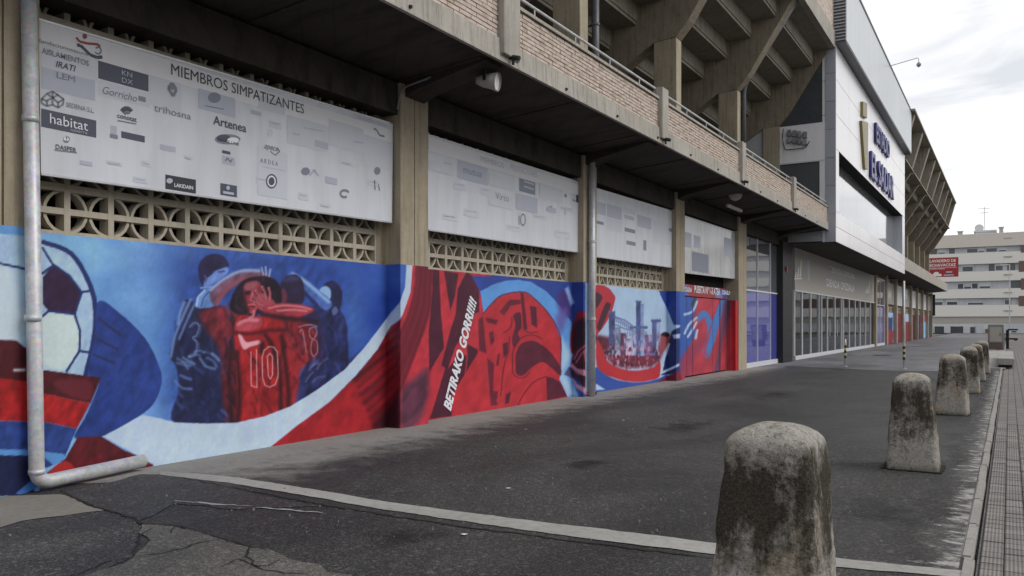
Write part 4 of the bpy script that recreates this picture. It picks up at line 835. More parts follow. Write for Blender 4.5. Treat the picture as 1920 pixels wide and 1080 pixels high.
for k in range(18):
    y = -.3 + k * 1.96
    if y < YE - .5 and min(abs(y - p) for p in posts) > .3: MB().tube([(1.72, y, 5.19), (1.77, y, 5.175)], .022, 8).build('weep_pipe', M['black'], ST)
# upper terrace: columns, raking beams, seating steps
CY = [-2.05 + 5.9 * k for k in range(7)]
SL = .68
def ztop(x): return 12.75 + SL * (x - 1.75)
rak = [(-4.6, 6.65), (-.75, 9.35), (-.1, 9.42), (1.75, 12.1), (1.75, ztop(1.75)), (-4.6, ztop(-4.6))]
rak_pts = [(-4.6, 6.65), (-1.2, 9.03), (-.75, 9.30), (-.1, 9.36), (.25, 9.75), (1.75, 12.1), (1.75, ztop(1.75)), (-4.6, ztop(-4.6))]
def column_and_raker(y, wid=.4):
    MB().box(-.75, -.1, y, y + wid, 5.40, 9.34).build('column', M['pillar'], ST, bevel=.01)
    MB().prism(rak_pts, 'y', y - .02, y + wid + .02).build('raking_beam', M['raker'], ST)
def steps(a, b, nk=8):
    for k in range(nk):
        x = -4.6 + k * .81; z = ztop(x) - .10
        MB().prism([(x, z - .56), (x + .12, z - .56), (x + .12, z - .1), (x + .90, z - .1), (x + .90, z), (x, z)], 'y', a, b).build('seating_step', M['step'], ST)
for k, y in enumerate(CY):
    column_and_raker(y)
    if k < len(CY) - 1: steps(y + .42, CY[k + 1] - .022)
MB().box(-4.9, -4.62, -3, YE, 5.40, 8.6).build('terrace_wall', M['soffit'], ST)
MB().box(1.77, 1.98, -3, YE - .02, 12.08, 12.72).build('upper_edge_band', M['edge'], ST)
MB().box(1.79, 1.92, -3, YE - .02, 12.724, 14.8).build('upper_brick_wall', M['brick'], ST)
# downpipes of the terrace
def pipe(name, pts, r, mat, label, group=None, clamps=()):
    t = empty(name, label, 'pipe', group, loc=pts[-1]); L = Vector(pts[-1])
    MB().tube([Vector(p) - L for p in pts], r, 14).build('pipe_run', mat, t, smooth=True)
    for c in clamps:
        c = Vector(c) - L; MB().tube([c + Vector((0, 0, -.025)), c + Vector((0, 0, .025))], r * 1.18, 14).box(c.x - r * 2.2, c.x, c.y - .02, c.y + .02, c.z - .02, c.z + .02).build('pipe_clamp', mat, t)
    return t
def arc_pts(pts, r=.18, n=5):
    P = [Vector(p) for p in pts]; out = [P[0]]
    for a, b, c in zip(P[:-2], P[1:-1], P[2:]):
        u = b + (a - b).normalized() * r; w = b + (c - b).normalized() * r
        for k in range(n + 1):
            t = k / n; out.append(u * (1 - t) ** 2 + b * 2 * t * (1 - t) + w * t * t)
    return out + [P[-1]]
yy = CY[3]
pipe('downpipe', [(.0, yy + .56, 9.3), (.0, yy + .56, 5.42)], .085, M['pipe_dark'], 'dark grey downpipe on a terrace column above the brick parapet', clamps=[(.0, yy + .56, 6.5), (0, yy + .56, 8)])
for k, mt, lab in ((5, M['pipe_dark'], 'dark bent downpipe running along the underside edge of a raking beam'), (6, M['pipe_grey'], 'grey downpipe on the raking beam beside the white entrance block')):
    y = CY[k]
    pts = [(2.0, y + .46, 12.55), (-.02, y + .46, 9.55), (-.02, y + .46, 5.42 if k == 5 else 9.2)]
    pipe('downpipe', arc_pts(pts, .3), .08 if k == 5 else .05, mt, lab)
# far half of the stand
MB().prism(prof, 'y', YB2, YEND).build('far_canopy_slab', M['soffit'], ST)
MB().prism([(1.705, 5.10), (1.755, 5.10), (1.745, 5.95), (1.705, 5.95)], 'y', YB2 + .01, YEND + .01).build('far_parapet', M['edge'], ST)
FY = [YB2 + .6 + 5.72 * k for k in range(9)]
for k, y in enumerate(FY):
    column_and_raker(y)
    MB().prism([(1.30, 12.2), (1.76, 12.14), (2.52, 14.9), (1.30, 14.9)], 'y', y - .16, y + .56).build('roof_fin', M['step'], ST)
    MB().box(-.35, PF, y, y + .5, -.05, ZS).build('pillar', M['pillar'], ST)
    if k < len(FY) - 1:
        steps(y + .42, FY[k + 1] - .022)
        b = FY[k + 1]; w = MB().box(-.2, -.012, y + .5, b, -.1, ZM).build('mural_wall', M['pillar'], ST); wall_sheet('painted_face', w, 0, y + .5, b, 0, ZM, .07)
        lw = MB().box(-.3, -.2, y + .5, b, ZM + .004, 4.9).build('lattice_screen', M['lattice'], ST)
        for r in range(2):
            for q in range(6): MB().box(-.199, -.04, y + .5 + q * (b - y - .5) / 6, y + .5 + q * (b - y - .5) / 6 + .35, ZM + .03 + r * .25, ZM + .21 + r * .25).build('lattice_block', M['lattice'], lw)
MB().box(1.0, 1.29, YB2, YEND, 12.3, 14.9).build('fin_back_wall', M['raker'], ST)
MB().box(.6, 2.62, YB2 - .3, YEND + .2, 14.902, 15.04).build('roof_edge', M['step'], ST)
MB().box(-4.9, -4.62, YB2, YEND, 5.40, 8.6).build('terrace_wall', M['soffit'], ST)
MB().box(-12, -.4, YEND - .3, YEND, -.1, ZS).build('end_wall', M['navy'], ST)
MB().box(-.3, .5, YEND + .1, YEND + .3, 2.4, 4.8).build('navy_end_panel', M['navy'], ST)

# ================================================================== SPONSOR BOARDS
BX = .13
def board(corners, label, mat='board', frame=True):
    t = empty('sponsor_board', label, 'banner', 'sponsor boards over the mural', loc=(0, 0, 0))
    P = [onX(x, y, BX) for x, y in corners]; q = [(p.y, p.z) for p in P]
    MB().prism(q, 'x', BX - .035, BX).build('panel', M[mat], t)
    mb = MB()
    for i in (0, 2):
        a, b = q[i], q[(i + 1) % 4]; s = -1 if i == 0 else 1
        mb.prism([a, b, (b[0], b[1] + s * .02), (a[0], a[1] + s * .02)], 'x', BX - .002, BX + .006)
    mb.build('edge_trim', M['alu'], t)
    return t
b1 = board([(73, 34), (737, 231), (735, 418.5), (77, 328)], 'largest white sponsor board headed MIEMBROS SIMPATIZANTES, beside the tall galvanised pipe')
b2 = board([(802, 251), (1090, 342), (1090, 475), (803, 432)], 'white sponsor board headed MIEMBROS PROTECTORES, above the slogan mural')
b3 = board([(1117, 352), (1270, 398), (1271, 504), (1117, 482)], 'white sponsor board with faint grey squares, above the castle mural')
b4 = board([(1284, 404), (1385, 437), (1385, 524), (1284, 512)], 'glossy white board over the painted double door', 'board_gloss')
class Off: n = 0
def patch_(t, X, pts, mat, name='logo'):
    Off.n += 1
    return MB().ngon([onX(x, y, X + .0015 + .00005 * (Off.n % 60)) for x, y in pts]).build(name, M[mat], t, recalc=True)
def rect(t, x0, y0, x1, y1, mat, sl=None, name='logo'):
    """rectangle on the board; y0,y1 at the left end, edges follow the board's perspective"""
    a = onX(x0, y0, BX); c = onX(x0, y1, BX); yb = sY(x1, BX); Off.n += 1; X = BX + .0015 + .00006 * (Off.n % 60)
    return MB().quad((X, a.y, a.z), (X, a.y, c.z), (X, yb, c.z), (X, yb, a.z)).build(name, M[mat], t)
def txt(t, s, x0, y0, x1, h, mat='ink_mid', **k): return px_text('lettering', s, M[mat], t, BX + .006, x0, y0, x1, h, **k)
def zc(x, y, ox, oy, k): return ox + x / k, oy + y / k
def za(x, y): return 60 + x / 3.857, 30 + y / 3.857          # zoom of the board's left end
def zt(t, s, x0, y0, x1, h, mat='ink_mid', z=za, kk=3.857, **k):
    a = z(x0, y0); b = z(x1, 0); return txt(t, s, a[0], a[1], b[0], h / kk, mat, **k)
def zr(t, x0, y0, x1, y1, mat, z=za): a = z(x0, y0); b = z(x1, y1); return rect(t, a[0], a[1], b[0], z(x0, y1)[1], mat)
def zb(x, y): return 400 + x / 2.455, 80 + y / 2.455
def zd(x, y): return 740 + x / 3.1775, 220 + y / 3.1775
rect(b1, 76, 38, 734.5, 82, 'ink_warm')
zr(b1, 64, 250, 470, 365, 'ink_faint'); zr(b1, 66, 365, 455, 520, 'ink_pale'); zr(b1, 478, 322, 842, 450, 'ink_slate'); zr(b1, 478, 462, 850, 570, 'ink_faint'); zr(b1, 850, 425, 1080, 640, 'ink_faint'); zr(b1, 66, 668, 464, 800, 'ink_slate')
zr(b1, 645, 832, 815, 880, 'ink_slate'); zr(b1, 562, 850, 620, 880, 'ink_mid'); zr(b1, 568, 790, 612, 850, 'ink_pale')
zt(b1, 'fundacionosasuna', 50, 188, 405, 30, 'ink_mid'); zt(b1, 'AISLAMIENTOS', 72, 268, 412, 42, 'ink_mid', bold=.01); zt(b1, 'IRATI', 172, 366, 318, 46, 'ink_slate', shear=.25, bold=.015)
zt(b1, 'LEM', 180, 445, 312, 42, 'ink_mid'); zt(b1, 'KN\nDX', 650, 478, 730, 88, 'ink_pale')
zt(b1, 'Gorricho', 512, 560, 760, 56, 'ink_mid', shear=.3); zt(b1, 'SEDENA S.L.', 248, 655, 450, 34, 'ink_mid'); zt(b1, 'habitat', 130, 775, 405, 72, 'ink_white'); zt(b1, 'navarra', 280, 832, 400, 16, 'ink_pale')
zt(b1, 'DASPER', 172, 960, 322, 34, 'ink_slate', bold=.01); zt(b1, 'trihosna', 885, 685, 1150, 50, 'ink_mid'); zt(b1, 'conotat', 618, 735, 758, 30, 'ink_slate', bold=.01)
def arcs(t, c, rx, ry, a0, a1, w, mat, z=za, n=14, X=BX + .0045):
    pts = []
    for k in range(n + 1):
        an = math.radians(a0 + (a1 - a0) * k / n); pts.append((c[0] + rx * math.cos(an), c[1] - ry * math.sin(an)))
    return stroke(t, pts, w, mat, z, X)
def stroke(t, pts, w, mat, z=za, X=BX + .0045):
    P = [onX(*z(*p), X) for p in pts]; mb = MB()
    for i in range(len(P) - 1):
        a, b = P[i], P[i + 1]; d = (b - a).normalized(); nn = Vector((0, -d.z, d.y)) * w
        mb.quad(a + nn, a - nn, b - nn, b + nn)
    return mb.build('logo', M[mat], t)
def disc(t, c, rx, ry, mat, z=za, X=BX + .004):
    return MB().ngon([onX(*z(c[0] + rx * math.cos(k * math.pi / 10), c[1] + ry * math.sin(k * math.pi / 10)), X) for k in range(20)]).build('logo', M[mat], t)
disc(b1, (382, 146), 17, 20, 'ink_red'); stroke(b1, [(320, 155), (345, 185), (400, 198), (480, 205), (492, 225)], .012, 'ink_red'); stroke(b1, [(325, 210), (350, 212), (380, 240), (420, 280), (470, 300), (510, 296)], .016, 'ink_slate'); arcs(b1, (478, 250), 22, 24, 200, 500, .008, 'ink_mid')
for q in ([(70, 600), (110, 560), (150, 545), (190, 570), (230, 600), (225, 640), (190, 662), (150, 640), (110, 650), (72, 630), (70, 600)], [(110, 560), (150, 590), (190, 570)], [(70, 600), (110, 612), (150, 590), (190, 625), (230, 600)], [(150, 545), (150, 590)], [(110, 612), (110, 650)], [(190, 625), (190, 662)], [(150, 590), (150, 640)]): stroke(b1, q, .008, 'ink_mid')
arcs(b1, (686, 712), 40, 44, 30, 150, .022, 'ink_slate'); arcs(b1, (686, 720), 22, 26, 30, 150, .018, 'ink_mid'); stroke(b1, [(620, 755), (755, 780)], .006, 'ink_mid')
disc(b1, (250, 892), 24, 25, 'ink_mid'); stroke(b1, [(232, 880), (250, 892), (262, 884)], .018, 'ink_white', X=BX + .0055); stroke(b1, [(165, 968), (325, 988)], .006, 'ink_mid')
stroke(b1, [(1015, 485), (1045, 530), (1020, 580), (985, 520), (1015, 485)], .018, 'ink_mid'); disc(b1, (1016, 518), 14, 18, 'ink_mid'); zr(b1, 768, 575, 822, 612, 'ink_mid')
txt(b1, 'MIEMBROS SIMPATIZANTES', 321, 139.5, 570, 21, 'ink_dark')
rect(b1, 372, 165, 441, 203, 'ink_pale'); disc(b1, (402, 183), 12, 10, 'ink_mid', z=lambda x, y: (x, y)); stroke(b1, [(384, 198), (420, 205)], .006, 'ink_mid', z=lambda x, y: (x, y))
zt(b1, 'Artenea', 0, 376, 152, 42, 'ink_slate', zb, 2.455, bold=.012)
S_ = lambda x, y: (x, y)
disc(b1, (427, 261), 24, 9.5, 'ink_mid', z=S_); disc(b1, (419, 259), 13, 7, 'ink_slate', z=S_, X=BX + .0046); disc(b1, (437, 263), 11, 5.5, 'ink_white', z=S_, X=BX + .005)
zt(b1, 'SPORT LINE', 22, 452, 118, 13, 'ink_dark', zb, 2.455)
zr(b1, 40, 494, 78, 508, 'ink_slate', zb); zr(b1, 40, 518, 100, 556, 'ink_pale', zb); stroke(b1, [(55, 545), (65, 530), (80, 550), (88, 535)], .01, 'ink_mid', z=zb)
zt(b1, 'apece', 235, 495, 300, 28, 'ink_mid', zb, 2.455, shear=.4, bold=.01); stroke(b1, [(262, 500), (285, 518), (306, 500), (296, 486)], .008, 'ink_mid', z=zb)
zt(b1, 'A R D E A', 216, 550, 298, 20, 'ink_mid', zb, 2.455); stroke(b1, [(225, 570), (330, 590)], .004, 'ink_pale', z=zb)
disc(b1, (268, 638), 26, 34, 'ink_slate', z=zb); arcs(b1, (268, 638), 17, 23, 0, 360, .01, 'ink_white', z=zb, X=BX + .0052); zr(b1, 258, 628, 278, 648, 'ink_white', zb)
zr(b1, 32, 646, 108, 700, 'ink_slate', zb); disc(b1, (68, 668), 8, 10, 'ink_pale', z=zb, X=BX + .0058); stroke(b1, [(45, 688), (95, 696)], .014, 'ink_pale', z=zb, X=BX + .0058)
rect(b1, 310, 327, 367, 354, 'ink_dark'); txt(b1, 'LAKIDAIN', 327, 350, 362, 7, 'ink_white', bold=.015); disc(b1, (318, 339), 6, 5, 'ink_pale', z=S_, X=BX + .006)
zr(b1, 385, 360, 408, 395, 'ink_mid', zb); stroke(b1, [(418, 392), (505, 408)], .008, 'ink_pale', z=zb); disc(b1, (425, 592), 20, 18, 'ink_mid', z=zb); stroke(b1, [(445, 610), (465, 585), (485, 612)], .014, 'ink_pale', z=zb)
arcs(b1, (605, 695), 20, 16, 20, 300, .016, 'ink_mid', z=zb); zr(b1, 706, 498, 802, 535, 'ink_mid', zb); disc(b1, (755, 590), 14, 18, 'ink_mid', z=zb); stroke(b1, [(742, 632), (745, 678)], .012, 'ink_mid', z=zb); stroke(b1, [(760, 650), (766, 682)], .01, 'ink_mid', z=zb)
zt(b1, 'fundacion', 665, 348, 800, 22, 'ink_pale', zb, 2.455); stroke(b1, [(738, 395), (752, 402), (765, 426), (788, 432)], .014, 'ink_mid', z=zb)
disc(b1, (262, 415), 12, 18, 'ink_faint', z=zb)
for x0, y0, x1, y1, c in ((205, 240, 330, 300, 'ink_faint'), (340, 330, 520, 460, 'ink_faint'), (530, 350, 690, 470, 'ink_faint'), (690, 420, 822, 560, 'ink_faint'), (205, 480, 340, 700, 'ink_faint')): zr(b1, x0, y0 , x1, y1, c, zb)
rg2 = random.Random(3)
for (x, y) in ((265, 300), (300, 270), (345, 290), (470, 205), (505, 225), (545, 245), (590, 262), (640, 300), (560, 360), (600, 380), (480, 330), (660, 260), (250, 330), (200, 300), (150, 300), (690, 335), (610, 330)):
    w_ = rg2.uniform(16, 30); rect(b1, x, y, x + w_, y + rg2.uniform(6, 14), rg2.choice(['ink_faint', 'ink_faint', 'ink_pale'])); stroke(b1, [(x + 3, y + 5), (x + w_ * .5, y + 7), (x + w_ - 4, y + 8)], .010, 'ink_pale', z=S_)
for (x, y) in ((830, 300), (850, 340), (900, 350), (870, 390), (1000, 400), (1040, 430), (950, 420), (1050, 385), (830, 400)):
    w_ = rg2.uniform(16, 30); rect(b2, x, y, x + w_, y + rg2.uniform(6, 14), 'ink_faint'); stroke(b2, [(x + 3, y + 5), (x + w_ - 4, y + 8)], .012, 'ink_pale', z=S_)
# board 2
rect(b2, 803, 256, 1089, 282, 'ink_warm'); zt(b2, 'MIEMBROS', 512, 262, 650, 34, 'ink_pale', zd, 3.1775); zt(b2, 'PROTECTORES', 690, 309, 850, 34, 'ink_pale', zd, 3.1775)
stroke(b2, [(195, 180), (250, 195), (300, 215), (332, 218)], .012, 'ink_mid', z=zd); stroke(b2, [(270, 180), (300, 172), (300, 200), (270, 210)], .01, 'ink_mid', z=zd); disc(b2, (292, 148), 7, 9, 'ink_mid', z=zd)
for x0, y0, x1, y1, c in ((200, 250, 350, 310, 'ink_faint'), (376, 252, 552, 360, 'ink_pale'), (560, 330, 712, 400, 'ink_faint'), (742, 362, 836, 438, 'ink_mid'), (560, 430, 700, 520, 'ink_faint'), (722, 450, 850, 545, 'ink_pale'), (862, 390, 1000, 480, 'ink_faint'), (905, 530, 960, 560, 'ink_pale'), (1080, 460, 1100, 505, 'ink_slate'), (1010, 455, 1025, 475, 'ink_mid')): zr(b2, x0, y0, x1, y1, c, zd)
zt(b2, 'mutua', 410, 330, 520, 34, 'ink_mid', zd, 3.1775); zt(b2, 'Virto', 600, 485, 680, 40, 'ink_mid', zd, 3.1775); arcs(b2, (792, 515), 26, 36, 0, 360, .018, 'ink_mid', z=zd); disc(b2, (792, 515), 10, 18, 'ink_mid', z=zd)
arcs(b2, (765, 610), 14, 34, 0, 360, .014, 'ink_mid', z=zd); stroke(b2, [(742, 585), (742, 640)], .014, 'ink_mid', z=zd); zr(b2, 748, 375, 760, 430, 'ink_slate', zd); stroke(b2, [(770, 380), (830, 400)], .016, 'ink_pale', z=zd, X=BX + .006); stroke(b2, [(770, 410), (830, 430)], .016, 'ink_pale', z=zd, X=BX + .006)
stroke(b2, [(905, 545), (930, 530), (960, 562)], .012, 'ink_mid', z=zd); stroke(b2, [(1015, 550), (1015, 580)], .012, 'ink_mid', z=zd); stroke(b2, [(1060, 490), (1078, 500)], .014, 'ink_mid', z=zd)
# board 3
def ze(x, y): return 1040 + x / 2.455, 300 + y / 2.455
for x0, y0, x1, y1, c in ((192, 190, 235, 245, 'ink_pale'), (240, 200, 308, 260, 'ink_pale'), (315, 215, 370, 240, 'ink_faint'), (320, 250, 365, 268, 'ink_pale'), (380, 250, 445, 305, 'ink_pale'), (455, 275, 560, 320, 'ink_faint'), (192, 278, 225, 292, 'ink_mid'), (240, 265, 310, 320, 'ink_faint'), (322, 310, 370, 328, 'ink_mid'), (330, 370, 372, 388, 'ink_mid'), (408, 368, 422, 415, 'ink_mid'), (450, 320, 560, 375, 'ink_faint'), (525, 312, 552, 328, 'ink_mid')): zr(b3, x0, y0, x1, y1, c, ze)
for x0, y0, x1, y1, c in ((600, 330, 630, 400, 'ink_pale'), (632, 420, 708, 510, 'ink_mid'), (640, 345, 670, 400, 'ink_pale'), (780, 355, 815, 440, 'ink_pale')): zr(b4, x0, y0, x1, y1, c, ze)

# ================================================================== MURAL LETTERING (paint on the wall)
a = onX(834, 765, .006); b = onX(884, 556, .006)
u = Vector((0, b.y - a.y, b.z - a.z)); L = u.length; u.normalize(); v = Vector((0, -u.z, u.y))
W_ = onX(848, 770, .006).y - a.y
fit_text('slogan_lettering', 'BETIRAKO GORRI!!!!', M['paint_white'], ST, Vector(a) - v * W_ * 0.9, u, v, L, .235, shear=.2, bold=.045)
hd = [w for w in ST.children]

# ================================================================== PAINTED DOUBLE DOOR (bay 4)
DX = -.05
dr = empty('painted_door', 'red and blue painted metal double door under a long header sign', 'door', loc=(0, 0, 0))
y0, y1 = PIL[3][1] + .004, PIL[4][0] - .3
zt_ = zX(1285, 556, DX)
ym = y0 + (y1 - y0) * .70
for c, d in ((y0, y0 + (ym - y0) * .3), (y0 + (ym - y0) * .3, ym), (ym, y1)):
    lf = MB().box(DX - .06, DX - .012, c + .01, d - .01, .03, zt_).build('door_leaf', M['pipe_dark'], dr); wall_sheet('painted_leaf', lf, DX, c + .01, d - .01, .03, zt_, .028)
sg = MB().box(DX - .03, DX + .03, y0, y1, zt_ + .02, zX(1285, 533, DX)).build('header_sign', M['red_sign'], dr)
rp = PIL[4][0] - .3
pr = MB().box(-.3, .225, rp + .002, PIL[4][0], -.05, ZM - .1).build('red_side_panel', M['pillar'], dr); wall_sheet('painted_side_panel', pr, .235, rp + .002, PIL[4][0], 0, ZM - .1, .03); side_sheet('painted_side_panel', pr, rp, -.04, .235, 0, ZM - .1, .04)
MB().box(DX + .031, DX + .036, y0 + .02, y0 + (y1 - y0) * .22, zt_ + .04, zX(1285, 535, DX)).build('sign_panel', M['glass_blue'], sg)
MB().box(DX + .031, DX + .036, y0 + (y1 - y0) * .73, y1 - .02, zt_ + .04, zX(1285, 535, DX)).build('sign_panel', M['glass_blue'], sg)
px_text('sign_lettering', 'PUERTA Nº 1-3 ATEA', M['paint_white'], sg, DX + .04, 1302, 549, 1350, 14, bold=.02)
px_text('sign_lettering', 'OSASUNA', M['paint_white'], sg, DX + .04, 1284, 547, 1297, 9, bold=.02); px_text('sign_lettering', 'OSASUNA', M['paint_white'], sg, DX + .04, 1354, 552, 1374, 8, bold=.02)
MB().box(-.3, -.25, y0, PIL[4][0], ZM - .1, 4.6).build('dark_transom', M['dark'], dr)

# ================================================================== DRAINPIPES ON THE PILLARS
PX = PF + .085
yp = sY(56, PX); pe = sY(72, PX)
gp1 = empty('galvanised_drainpipe', 'tall galvanised drainpipe on the ball mural pillar, bent along the ground', 'pipe')
pts = arc_pts([(PX, yp - .02, 5.0), (PX, yp + .06, .085), (.12, sY(268, .12), .10)], .14, 6)
MB().tube(pts, .064, 20).build('pipe_run', M['galv'], gp1, smooth=True)
for c, d in ((1.55, .0), (3.3, .0)): MB().tube([(PX, yp + .045 - c * .012, c - .03), (PX, yp + .045 - c * .012, c + .03)], .070, 20).build('pipe_socket', M['galv'], gp1, smooth=True)
MB().tube([(PX, yp + .06, .17), (PX, yp + .06, .21)], .069, 20).build('pipe_socket', M['galv'], gp1, smooth=True)
p3 = sY(1110, PX)
pipe('pillar_drainpipe', [(PX, p3, 4.95), (PX, p3, .02)], .07, M['galv'], 'straight galvanised drainpipe on the pillar between slogan mural and castle mural', clamps=[(PX, p3, 1.6), (PX, p3, 3.2)])

# ================================================================== LAMPS UNDER THE CANOPY
def onSof(px, py): 
    r = ray(px, py); k = (5.12 - ZS) / 2.0
    t = (ZS - .05 + k * (D + .3) - H) / (r.z - k * r.x); return CAM + r * t
lamp = empty('canopy_floodlight', 'round cream floodlight on a bracket under the canopy, above the largest sponsor board pillar', 'lamp')
c = onX(918, 152, 1.45)
MB().tube([c + Vector((-.18, -.06, .02)), c + Vector((-.10, -.03, .01)), c + Vector((.0, 0, 0)), c + Vector((.10, .02, -.02))], [.05, .085, .105, .125], 20).build('housing', M['lampwhite'], lamp, smooth=True)
MB().tube([c + Vector((.098, .02, -.02)), c + Vector((.106, .022, -.021))], .112, 20).build('lens', M['lampglass'], lamp)
MB().tube([c + Vector((.09, .018, -.018)), c + Vector((.125, .026, -.024))], [.128, .130], 20, cap=False).build('rim', M['lampwhite'], lamp)
MB().box(c.x - .02, c.x + .02, c.y - .15, c.y - .13, c.z - .02, c.z + .2).box(c.x - .02, c.x + .02, c.y + .13, c.y + .15, c.z - .02, c.z + .2).box(c.x - .02, c.x + .02, c.y - .15, c.y + .15, c.z + .18, c.z + .2).build('bracket', M['black'], lamp)
q = onX(885, 122, 1.30); MB().box(q.x - .12, q.x + .03, q.y - .08, q.y + .07, q.z - .06, q.z + .05).build('junction_box', M['pipe_grey'], lamp, bevel=.01)
MB().tube(arc_pts([(.27, sY(745, .27), zX(745, 205, .27)), (.27, sY(752, .27), 4.86), (q.x - .1, q.y, q.z + .03)], .12), .014, 8).build('conduit', M['pipe_grey'], lamp)
lamp2 = empty('small_canopy_lamp', 'small pale bowl lamp beside a tube light under the canopy, above the door board', 'lamp')
c = onX(1379, 366, 1.2); MB().tube([c + Vector((0, 0, .16)), c + Vector((0, 0, .08)), c, c + Vector((0, 0, -.10)), c + Vector((0, 0, -.15))], [.05, .16, .19, .14, .04], 18).build('bowl', M['lampwhite'], lamp2, smooth=True)
c = onX(1377, 391, .9); MB().box(c.x - .04, c.x + .04, c.y - .7, c.y + .7, c.z - .03, c.z + .05).build('tube_light', M['lampwhite'], empty('tube_light_fitting', 'pale tube light fitting fixed to the canopy soffit', 'lamp'), bevel=.008)

# ================================================================== BLUE GLASS UNIT AND BLACK COLUMN
def glazed(name, label, ya, yb, X, zs, zt2, zblue, n, group=None):
    t = empty(name, label, 'window', group); w = (yb - ya)
    MB().box(X - .06, X + .04, ya, yb, 0, zs).build('sill', M['alu_white'], t)
    MB().box(X - .06, X + .03, ya, ya + .08, zs, zt2).box(X - .06, X + .03, yb - .08, yb, zs, zt2).box(X - .06, X + .029, ya + .08, yb - .08, zt2 - .1, zt2).build('frame', M['alu_white'], t)
    for k in range(n):
        a = ya + .08 + k * (w - .16) / n; b = a + (w - .16) / n
        pn = MB().box(X - .02, X - .008, a + .02, b - .02, zs, zblue).build('pane', M['glass_blue'], t); pn['label'] = 'blue film pane'
        pu = MB().box(X - .02, X - .008, a + .02, b - .02, zblue + .05, zt2 - .1).build('pane', M['glass_upper'], t)
        MB().box(X - .03, X + .02, a - .02 if k else a, a + .02, zs, zt2 - .1).build('mullion', M['alu_white'], t)
    MB().box(X - .03, X + .018, ya + .08, yb - .08, zblue, zblue + .05).build('transom', M['alu_white'], t)
    MB().box(X - .9, X - .85, ya, yb, 0, zt2).build('inner_screen', M['pipe_grey'], t)
    return t
ya, yb = PIL[4][1] + .02, sY(1467, .1)
glazed('blue_glazing', 'tall glazing with blue lower panes between the painted door and the black column', ya, yb, .1, .16, 4.6, zX(1402, 545, .1), 3)
bc = tag(MB().box(-.2, .32, sY(1468, .32), sY(1486, .32), 0, 4.66).build('black_column', M['black'], bevel=.01), 'black steel clad column between blue glazing and shop window', 'column')
al = tag(MB().box(.322, .37, sY(1475, .36), sY(1475, .36) + .16, 3.5, 3.72).build('alarm_box', M['red_sign'], bevel=.02), 'small red alarm box on the black column', 'alarm')

# ================================================================== ENTRANCE BLOCK
EB = empty('entrance_block', 'white panelled entrance block with blue lettering and gold emblem over the shop', 'building')
Y0, Y1, XF = YE, YB2, 2.0
ZBOT, ZR0, ZR1, ZTOP = 4.65, zX(1573, 400, XF), zX(1573, 284, XF), 12.22
MB().box(-4, XF - .52, Y0 + .05, Y1 - .05, ZBOT + .03, 14.5).build('core_wall', M['clad_mid'], EB)
MB().box(-.3, XF - .02, Y0 + .02, Y1 - .02, ZBOT, ZBOT + .05).build('underside', M['soffit'], EB)
rows = [ZBOT, ZBOT + (ZR0 - ZBOT) * .5, ZR0]; rows2 = [ZR1 + (ZTOP - ZR1) * k / 3 for k in range(4)]
cols = [Y0 + (Y1 - Y0) * k / 8 for k in range(9)]
def panel(a, b, z0, z1): MB().box(XF - .5, XF, a + .008, b - .008, z0 + .008, z1 - .008).build('cladding_panel', M['clad'], EB, bevel=.004)
for rr in (rows, rows2):
    for z0, z1 in zip(rr[:-1], rr[1:]):
        for a, b in zip(cols[:-1], cols[1:]): panel(a, b, z0, z1)
ra, rb = sY(1573, XF), sY(1692, XF)
panel(Y0, ra, ZR0, ZR1); panel(rb, Y1, ZR0, ZR1)
for k in range(6):
    a = ra + (rb - ra) * k / 6; b = ra + (rb - ra) * (k + 1) / 6; MB().box(XF - .5, XF - .47, a + .006, b - .006, ZR0 + .01, ZR1 - .01).build('screen_pane', M['screen'], EB)
MB().box(XF - .5, XF - .01, ra, rb, ZR1 - .006, ZR1 + .006).build('recess_soffit', M['recess'], EB)
MB().box(XF - .5, XF - .01, rb - .03, rb, ZR0, ZR1 - .008).build('recess_reveal', M['clad_grey'], EB)
for k in range(7):     # grey return at the corner, panel by panel
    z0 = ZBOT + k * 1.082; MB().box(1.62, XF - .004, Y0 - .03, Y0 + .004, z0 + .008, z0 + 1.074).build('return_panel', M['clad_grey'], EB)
UX = 2.38
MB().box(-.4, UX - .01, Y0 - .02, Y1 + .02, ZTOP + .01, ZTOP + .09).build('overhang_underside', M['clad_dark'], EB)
for k in range(8):
    a, b = cols[k], cols[k + 1]; MB().box(XF, UX, a + .004, b - .004, ZTOP + .092, 14.9).build('upper_panel', M['clad_mid'], EB)
MB().box(-.4, UX + .03, Y0 - .05, Y1 + .03, 14.902, 15.0).build('roof_cap', M['clad_dark'], EB)
for k in range(22): 
    z = ZTOP + .12 + k * .125; MB().prism([(1.2, z), (UX - .02, z), (UX - .02, z + .035), (1.2, z + .08)], 'y', Y0 - .06, Y0 - .02).build('louvre_slat', M['louvre'], EB)
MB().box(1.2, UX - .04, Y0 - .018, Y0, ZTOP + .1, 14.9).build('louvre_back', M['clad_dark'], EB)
# recessed end wall seen beside the terrace
MB().box(-.75, 1.615, Y0 - .012, Y0 + .02, 7.86, 9.3).build('end_panel', M['clad'], EB)
MB().box(1.40, 1.615, Y0 - .014, Y0 + .02, 5.41, 7.855).build('end_panel', M['clad'], EB)
MB().box(-.75, 1.40, Y0 + .021, Y0 + .04, 5.41, 7.855).build('dark_opening', M['clad_dark'], EB)
MB().box(-.75, 1.61, Y0 + .021, Y0 + .04, 9.31, 12.2).build('dark_glazing', M['apt_glass'], EB)
MB().box(-.6, 1.6, Y0 - .03, Y0 - .013, 7.80, 7.855).build('trim', M['alu_white'], EB)
